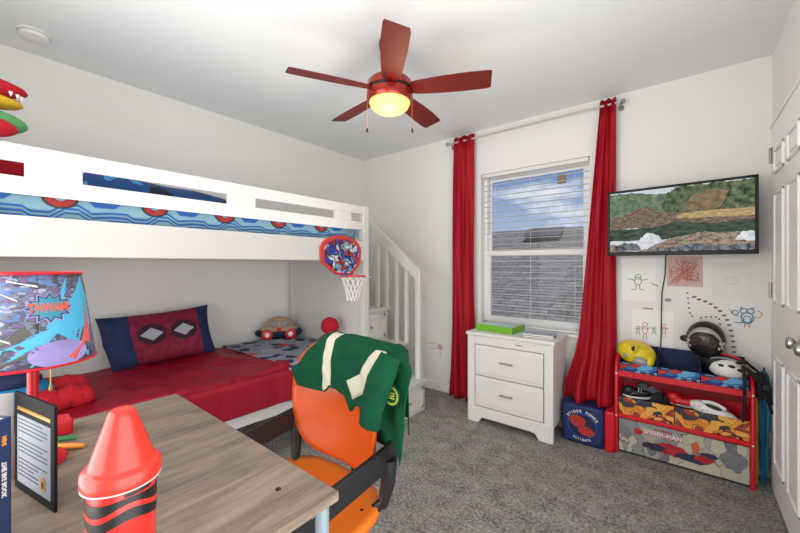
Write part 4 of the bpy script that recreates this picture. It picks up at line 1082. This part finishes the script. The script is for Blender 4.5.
tag(MB().box((.318, 2.98, 0), (.332, 3.10, .55)).build('orange_board', mat('orange_card', (214, 140, 50), .6), bevel=.003), 'narrow orange board standing between toy rack and umbrella', 'board')

# ------------------------------------------------------------------ television
T0 = Vector((-.452, 2.985)); T1 = Vector((.328, 2.93)); tw = (T1-T0).length; ta = math.atan2(T1.y-T0.y, T1.x-T0.x)
tvz = 1.381; th_ = .466
tv = thing('television', 'flat wall television showing rocky river and trees, right of window', 'television', (T0.x, T0.y, tvz), ta)
X = WM[tv.name]
MB().box((0, .002, 0), (tw, .045, th_), 0, X).build('housing', M['dark'], tv, bevel=.006)
q = MB(); bz = .016
q.box((0, -.006, 0), (tw, .004, .028), 0, X); q.box((0, -.006, th_-bz), (tw, .004, th_), 0, X); q.box((0, -.006, 0), (bz, .004, th_), 0, X); q.box((tw-bz, -.006, 0), (tw, .004, th_), 0, X)
q.build('bezel', mat('gloss_black_bezel', (14, 15, 18), .4, spec=.3), tv, bevel=.002)
def em(name, c1, c2, sc, s=1.0, st=(1, 1, 1)):
    m = bpy.data.materials.new(name); m.use_nodes = True; t = m.node_tree; t.nodes.clear()
    o = N(t, 'ShaderNodeOutputMaterial'); e = N(t, 'ShaderNodeEmission'); e.inputs[1].default_value = s
    tc = N(t, 'ShaderNodeTexCoord'); mp = N(t, 'ShaderNodeMapping'); mp.inputs['Scale'].default_value = st
    n = N(t, 'ShaderNodeTexNoise'); n.inputs['Scale'].default_value = sc; n.inputs['Detail'].default_value = 6; n.inputs['Roughness'].default_value = .7
    r = N(t, 'ShaderNodeValToRGB'); r.color_ramp.elements[0].position = .38; r.color_ramp.elements[1].position = .64
    r.color_ramp.elements[0].color = lin(c1); r.color_ramp.elements[1].color = lin(c2)
    K = t.links.new
    K(tc.outputs['Object'], mp.inputs[0]); K(mp.outputs[0], n.inputs['Vector']); K(n.outputs['Fac'], r.inputs[0]); K(r.outputs[0], e.inputs[0]); K(e.outputs[0], o.inputs[0])
    return m
sm_ = [em('screen_sky', (205, 214, 220), (225, 230, 235), 4), em('screen_forest', (46, 62, 46), (126, 136, 106), 24), em('screen_far_forest', (78, 104, 82), (136, 152, 124), 30),
       em('screen_bank', (84, 72, 66), (160, 140, 120), 34, 1, (1, 1, 2.5)), em('screen_water', (50, 62, 54), (92, 104, 92), 14, 1, (1, 1, 4)), em('screen_rock', (96, 84, 76), (190, 172, 152), 26, 1, (1, 1, 1.8)),
       em('screen_rapids', (190, 196, 204), (240, 242, 245), 20), em('screen_grey_rock', (50, 54, 62), (150, 152, 160), 26), em('screen_autumn', (110, 100, 74), (156, 132, 106), 26), em('screen_tan', (160, 134, 92), (208, 184, 140), 30, 1, (1, 1, 4))]
q = MB(); sw, s0, s1 = tw-2*bz, .028, th_-bz; shh = s1-s0
lay = [0]
def reg(pts, mi, jit=.012, dens=.02):
    """polygon in 0..1 screen units"""
    rnd = random.Random(mi*7+len(pts)); P = []
    for (a, b), (c, d) in zip(pts, pts[1:]+pts[:1]):
        n = max(1, int(math.hypot(c-a, d-b)/dens))
        for i in range(n):
            t = i/n; x, y = a+(c-a)*t, b+(d-b)*t
            y += (rnd.random()-.5)*2*jit
            P.append((min(1, max(0, x)), min(1, max(0, y))))
    lay[0] += 1; e = .0002*lay[0]
    # vertical strips fill avoids concave errors: use ngon
    vs = [X @ Vector((bz+a*sw, .0018-e, s0+b*shh)) for a, b in P]
    q.add(vs, [tuple(range(len(vs)))], mi)
reg([(0, 0), (1, 0), (1, 1), (0, 1)], 0, 0, 5)
reg([(0, .55), (1, .55), (1, .93), (.6, .93), (.45, .90), (.33, .93), (.2, .98), (0, .99)], 2)
reg([(.44, .55), (1, .55), (1, 1), (.52, 1), (.44, .90), (.41, .72)], 1, .02)
reg([(.55, .62), (.80, .62), (.85, .85), (.72, .92), (.60, .80)], 8, .02)
reg([(0, .38), (1, .38), (1, .60), (.6, .60), (.4, .62), (.3, .74), (.2, .70), (.1, .60), (0, .56)], 3, .015)
reg([(.52, .50), (1, .48), (1, .58), (.7, .60), (.52, .56)], 9, .01)
reg([(0, .18), (1, .18), (1, .42), (.75, .40), (.5, .46), (.4, .40), (.25, .38), (0, .38)], 4, .008)
reg([(.0, .0), (1, 0), (1, .22), (.9, .26), (.75, .26), (.6, .24), (.48, .20), (.3, .10), (0, .12)], 5, .012)
reg([(.14, .02), (.30, .04), (.42, .16), (.38, .26), (.30, .30), (.24, .20), (.10, .12)], 6, .015)
reg([(.03, .02), (.26, .02), (.22, .13), (.12, .15), (.03, .08)], 7, .012)
reg([(.3, 0), (1, 0), (1, .10), (.8, .05), (.62, .11), (.45, .05)], 7, .010)
reg([(.88, .14), (1, .12), (1, .26), (.93, .25)], 6, .012)
reg([(.55, .12), (.83, .12), (.80, .24), (.70, .28), (.58, .24)], 5, .012)
q.build('screen', sm_, tv, smooth=False)
MB().box((.35, .045, .15), (.48, .135, .33), 0, X).build('wall_mount', M['dark'], tv)
pc = [W(666, 258, Y=3.135), W(665, 275, Y=3.135), W(662, 292, Y=3.135), W(661.5, 312, Y=3.135), W(661, 340, Y=3.135), W(660, 352, Y=3.13)]
tag(MB().tube([(p.x, 3.128, p.z+(.05 if i == 0 else 0)) for i, p in enumerate(pc)], .0035, 8).build('power_cord', M['dark']), 'thin black television cord hanging down the wall', 'cord')

# ------------------------------------------------------------------ drawings on the wall
yw = YB-.0012
def wp(u, v): p = W(u, v, Y=YB); return (p.x, p.z)
def sheet_(name, c0, c1, mt, lab):
    (xa, za), (xb, zb2) = wp(*c0), wp(*c1)
    o = thing(name, lab, 'drawing', ((xa+xb)/2, YB-.001, (za+zb2)/2), 0, "children's drawings taped to the wall")
    MB().box((xa, yw, min(za, zb2)), (xb, YB-.0002, max(za, zb2))).build('paper', mt, o)
    return o, xa, xb, min(za, zb2), max(za, zb2)
ink = dict(g=mat('green_crayon', (96, 146, 110), .8), r=mat('red_crayon', (196, 70, 90), .8), c=mat('coral_crayon', (214, 120, 104), .8), b=mat('blue_crayon', (90, 156, 186), .8), o=mat('orange_crayon', (218, 150, 70), .8), k=mat('brown_crayon', (140, 112, 76), .8), d=mat('dark_crayon', (70, 84, 84), .8))
def strokes(par, name, L_, mt, w_=.0042):
    q = MB()
    for pts in L_: q.tube([(a, yw-.0012, b) for a, b in pts], w_, 6, flat=.5)
    return q.build(name, mt, par)
def circ(x, z, r, k=1, n=14): return [(x+r*math.cos(2*PI*i/n), z+r*k*math.sin(2*PI*i/n)) for i in range(n+1)]
o, xa, xb, za_, zb2 = sheet_('drawing', (622, 300), (656, 258), M['paper'], 'drawing of a green stick figure on paper below television left end')
x, z = wp(638, 281)
strokes(o, 'crayon_lines', [circ(x, z+.03, .018), circ(x, z, .022, 1.3), [(x-.06, z+.015), (x-.02, z+.005)], [(x+.02, z+.005), (x+.06, z+.015)], [(x-.01, z-.03), (x-.012, z-.06), (x-.04, z-.065)], [(x+.01, z-.03), (x+.012, z-.06), (x+.04, z-.065)]], ink['g'])
x, z = wp(655, 285); strokes(o, 'pencil_mark', [[(x-.02, z+.012), (x+.02, z-.010)]], ink['d'], .005)
o, xa, xb, za_, zb2 = sheet_('drawing', (667, 286), (703, 256), mat('pink_scribbled_paper', (216, 186, 178), .8, var=.06, vscale=25), 'paper scribbled all over in coral crayon below the television')
rnd = random.Random(2); strokes(o, 'crayon_scribble', [[(xa+.01+(xb-xa-.02)*rnd.random(), za_+.01+(zb2-za_-.02)*rnd.random()) for _ in range(26)] for _ in range(4)], ink['c'], .0018)
o, xa, xb, za_, zb2 = sheet_('drawing', (632, 344), (673, 312), M['paper'], 'white paper with row of red and green stick figures above yellow helmet')
for k, (u, c_, s_) in enumerate(((638, 'd', .6), (645, 'r', 1.15), (654, 'g', .5), (664, 'r', .85))):
    x, z = wp(u, 330)
    strokes(o, 'stick_figure', [circ(x, z+.035*s_, .014*s_), circ(x, z, .014*s_, 1.6), [(x-.03*s_, z+.02*s_), (x, z+.005), (x+.03*s_, z+.02*s_)], [(x-.006, z-.02*s_), (x-.012, z-.06*s_)], [(x+.006, z-.02*s_), (x+.012, z-.06*s_)]], ink[c_], .003)
o, xa, xb, za_, zb2 = sheet_('drawing', (712, 298), (752, 262), M['paperfaint'], 'faint almost blank paper on wall below television right end')
strokes(o, 'pencil_lines', [circ((xa+xb)/2, (za_+zb2)/2, .03, .8)], mat('pale_pencil', (190, 188, 186), .8), .0012)
# owl-like bird
x, z = wp(747, 318)
bd = thing('bird_drawing', 'blue and orange crayon bird cutout stuck on wall near closet', 'drawing', (x, YB-.001, z))
strokes(bd, 'blue_lines', [circ(x-.016, z+.045, .016), circ(x+.016, z+.045, .016), circ(x, z, .028, 1.3), circ(x, z-.008, .018, 1.2), [(x-.03, z+.07), (x-.02, z+.055)], [(x+.03, z+.07), (x+.02, z+.055)], [(x-.02, z-.03), (x-.055, z-.035), (x-.06, z-.025)], circ(x-.055, z+.03, .015)], ink['b'], .0055)
strokes(bd, 'orange_lines', [[(x-.03, z+.005), (x-.07, z+.02), (x-.085, z+.055)], [(x+.03, z+.005), (x+.06, z+.01), (x+.068, z+.035), (x+.05, z+.05)], [(x-.01, z-.04), (x-.012, z-.06)], [(x+.01, z-.04), (x+.012, z-.06)]], ink['o'], .004)
# footprint trail, one sticker each
trail = [(694, 297), (699, 299.5), (705, 301.5), (710.5, 304), (715.5, 307.5), (720, 311), (724, 315.5), (727, 320), (729, 325), (731, 330.5), (732, 336), (733, 341.5), (733.5, 347), (734, 352)]
ordw = ['uppermost', 'second', 'third', 'fourth', 'fifth', 'sixth', 'seventh', 'eighth', 'ninth', 'tenth', 'eleventh', 'twelfth', 'thirteenth', 'lowest']
for i, (u, v) in enumerate(trail):
    x, z = wp(u, v); q = MB(); q.ell((x, YB-.0015, z), (.011, .0014, .007), nu=10, nv=6); q.ell((x+.009, YB-.0015, z+.004), (.004, .0014, .003), nu=8, nv=5)
    tag(q.build('footprint_sticker', ink['k']), ordw[i]+' brown footprint sticker from the upper left end of the curved wall trail', 'sticker', 'brown footprint stickers')
for i, (u, v) in enumerate([(687.5, 293), (688, 298), (688.5, 303), (689, 308), (690, 313), (692, 316), (701, 318), (706, 317), (711, 317), (716, 317), (719, 319), (720, 324)]):
    x, z = wp(u, v); q = MB(); q.ell((x, YB-.0015, z), (.006, .0014, .005), nu=8, nv=5)
    tag(q.build('dot_sticker', ink['d']), ordw[i]+' grey dot sticker counted down the dotted line inside the footprint trail', 'sticker', 'grey dot stickers')
x, z = wp(668, 300); tag(MB().ell((x, YB-.0015, z), (.02, .0014, .013)).build('oval_sticker', mat('lilac_sticker', (160, 150, 170), .7)), 'oval lilac sticker on wall right of television cord', 'sticker')
q = MB(); x, z = wp(648, 308.5)
for i in range(4): q.box((x-.028+i*.015, yw, z-.005), (x-.018+i*.015, YB-.0002, z+.005))
tag(q.build('tiny_lettering', ink['d']), 'tiny row of dark pencil marks above stick figure paper', 'drawing')
# switch plate and flower sticker left of curtain
x, z = wp(425.5, 292)
pp = thing('outlet_plate', 'white wall plate beside the stair newel post', 'wall plate', (x, YB-.004, z)); MB().box((x-.02, YB-.008, z-.06), (x+.05, YB-.0005, z+.06)).build('plate', M['white'], pp, bevel=.003); MB().box((x, YB-.011, z-.03), (x+.03, YB-.007, z+.03)).build('switch', M['paperfaint'], pp, bevel=.002)
x, z = wp(440, 347)
fs_ = thing('flower_sticker', 'pale pink flower sticker low on wall left of the curtain', 'sticker', (x, YB-.001, z))
q = MB(); q.ell((x, YB-.002, z), (.03, .002, .03)); q.build('bloom', mat('pink_sticker', (222, 160, 170), .7), fs_); MB().tube([(x, YB-.002, z-.03), (x+.005, YB-.002, z-.10)], .003, 6).build('stem', ink['c'], fs_)
MB().tube([(x-.13, YB-.002, z+.02), (x-.05, YB-.002, z+.03)], .004, 6).tube([(x-.13, YB-.002, z-.03), (x-.04, YB-.002, z-.02)], .004, 6).build('leaf', mat('pale_blue_sticker', (180, 192, 204), .7), fs_)

# ------------------------------------------------------------------ ceiling
fx, fy = -1.34, 1.56; bzf = 2.326
fan = thing('ceiling_fan', 'red five blade ceiling fan with glowing amber light bowl', 'ceiling fan', (fx, fy, H))
fr_ = mat('brick_red_metal', (150, 34, 24), .25, .6, coat=.4); fb = mat('red_brown_blade', (98, 26, 22), .5, spec=.3)
MB().lathe([(.062, 0), (.064, -.02), (.056, -.055), (.03, -.075), (.014, -.08)], (fx, fy, H), 32).build('canopy', mat('maroon_metal', (96, 16, 20), .25, .5), fan)
MB().tube([(fx, fy, H-.06), (fx, fy, bzf+.06)], .013, 14).build('downrod', fr_, fan)
MB().lathe([(.03, .085), (.075, .072), (.118, .055), (.130, .04), (.132, .010), (.128, .006)], (fx, fy, bzf), 48).build('motor_housing', fr_, fan)
MB().lathe([(.122, .006), (.122, -.010)], (fx, fy, bzf), 48).build('motor_band', M['dark'], fan)
MB().lathe([(.128, -.010), (.134, -.016), (.134, -.055), (.127, -.066), (.121, -.068)], (fx, fy, bzf), 48).build('light_kit', fr_, fan)
bowl = bpy.data.materials.new('amber_glass_bowl'); bowl.use_nodes = True; b = bowl.node_tree.nodes['Principled BSDF']
b.inputs['Base Color'].default_value = lin((255, 205, 120)); b.inputs['Emission Color'].default_value = lin((255, 196, 110)); b.inputs['Emission Strength'].default_value = .8; b.inputs['Roughness'].default_value = .3
MB().lathe([(.118, -.066), (.118, -.074), (.108, -.096), (.085, -.114), (.05, -.124), (.01, -.127)], (fx, fy, bzf), 48).build('light_bowl', bowl, fan)
for k in range(5):
    a = math.radians(26+72*k); Rb = Matrix.Translation((fx, fy, bzf)) @ Matrix.Rotation(a, 4, 'Z') @ Matrix.Rotation(math.radians(-15), 4, 'X')
    q = MB(); P = [(.125, -.045), (.16, -.055), (.30, -.066), (.45, -.070), (.555, -.066), (.575, -.060), (.570, .055), (.54, .062), (.40, .062), (.26, .056), (.16, .045), (.125, .035)]
    q.prism(P, lambda x, y, t: Rb @ Vector((x, y, t)), -.003, .003); o = q.build('blade', fb, fan, bevel=.001)
    MB().box((.115, -.02, -.006), (.20, .02, -.003), 0, Rb).build('blade_iron', fr_, o, bevel=.001)
for u, v0, v1 in ((366, 115, 141), (412, 115, 140)):
    # hang at the housing rim
    s_ = -1 if u < 390 else 1
    x, y = fx+s_*.130*math.cos(TH), fy+s_*.130*math.sin(TH)
    q = MB(); q.tube([(x, y, bzf-.06), (x, y, bzf-.215)], .0012, 6); o = q.build('pull_chain', M['gold'], fan)
    MB().lathe([(.002, .0), (.006, -.008), (.008, -.022), (.004, -.03)], (x, y, bzf-.213), 12).build('chain_fob', M['dark'], o)
ll = bpy.data.lights.new('fan_lamp', 'POINT'); ll.energy = 4; ll.color = (1, .72, .42); ll.shadow_soft_size = .09; lo_ = bpy.data.objects.new('fan_lamp', ll); C.objects.link(lo_); lo_.location = (fx, fy, bzf-.25)
sd = thing('smoke_detector', 'round white smoke detector on ceiling at far left', 'smoke detector', (-2.83, .25, H))
MB().lathe([(.068, 0), (.068, -.010), (.064, -.012), (.060, -.030), (.050, -.036)], (-2.83, .25, H), 36).build('housing', M['white'], sd)
MB().lathe([(.066, -.010), (.066, -.013), (.060, -.013)], (-2.83, .25, H), 36).build('seam', mat('grey_seam', (150, 152, 150), .6), sd)
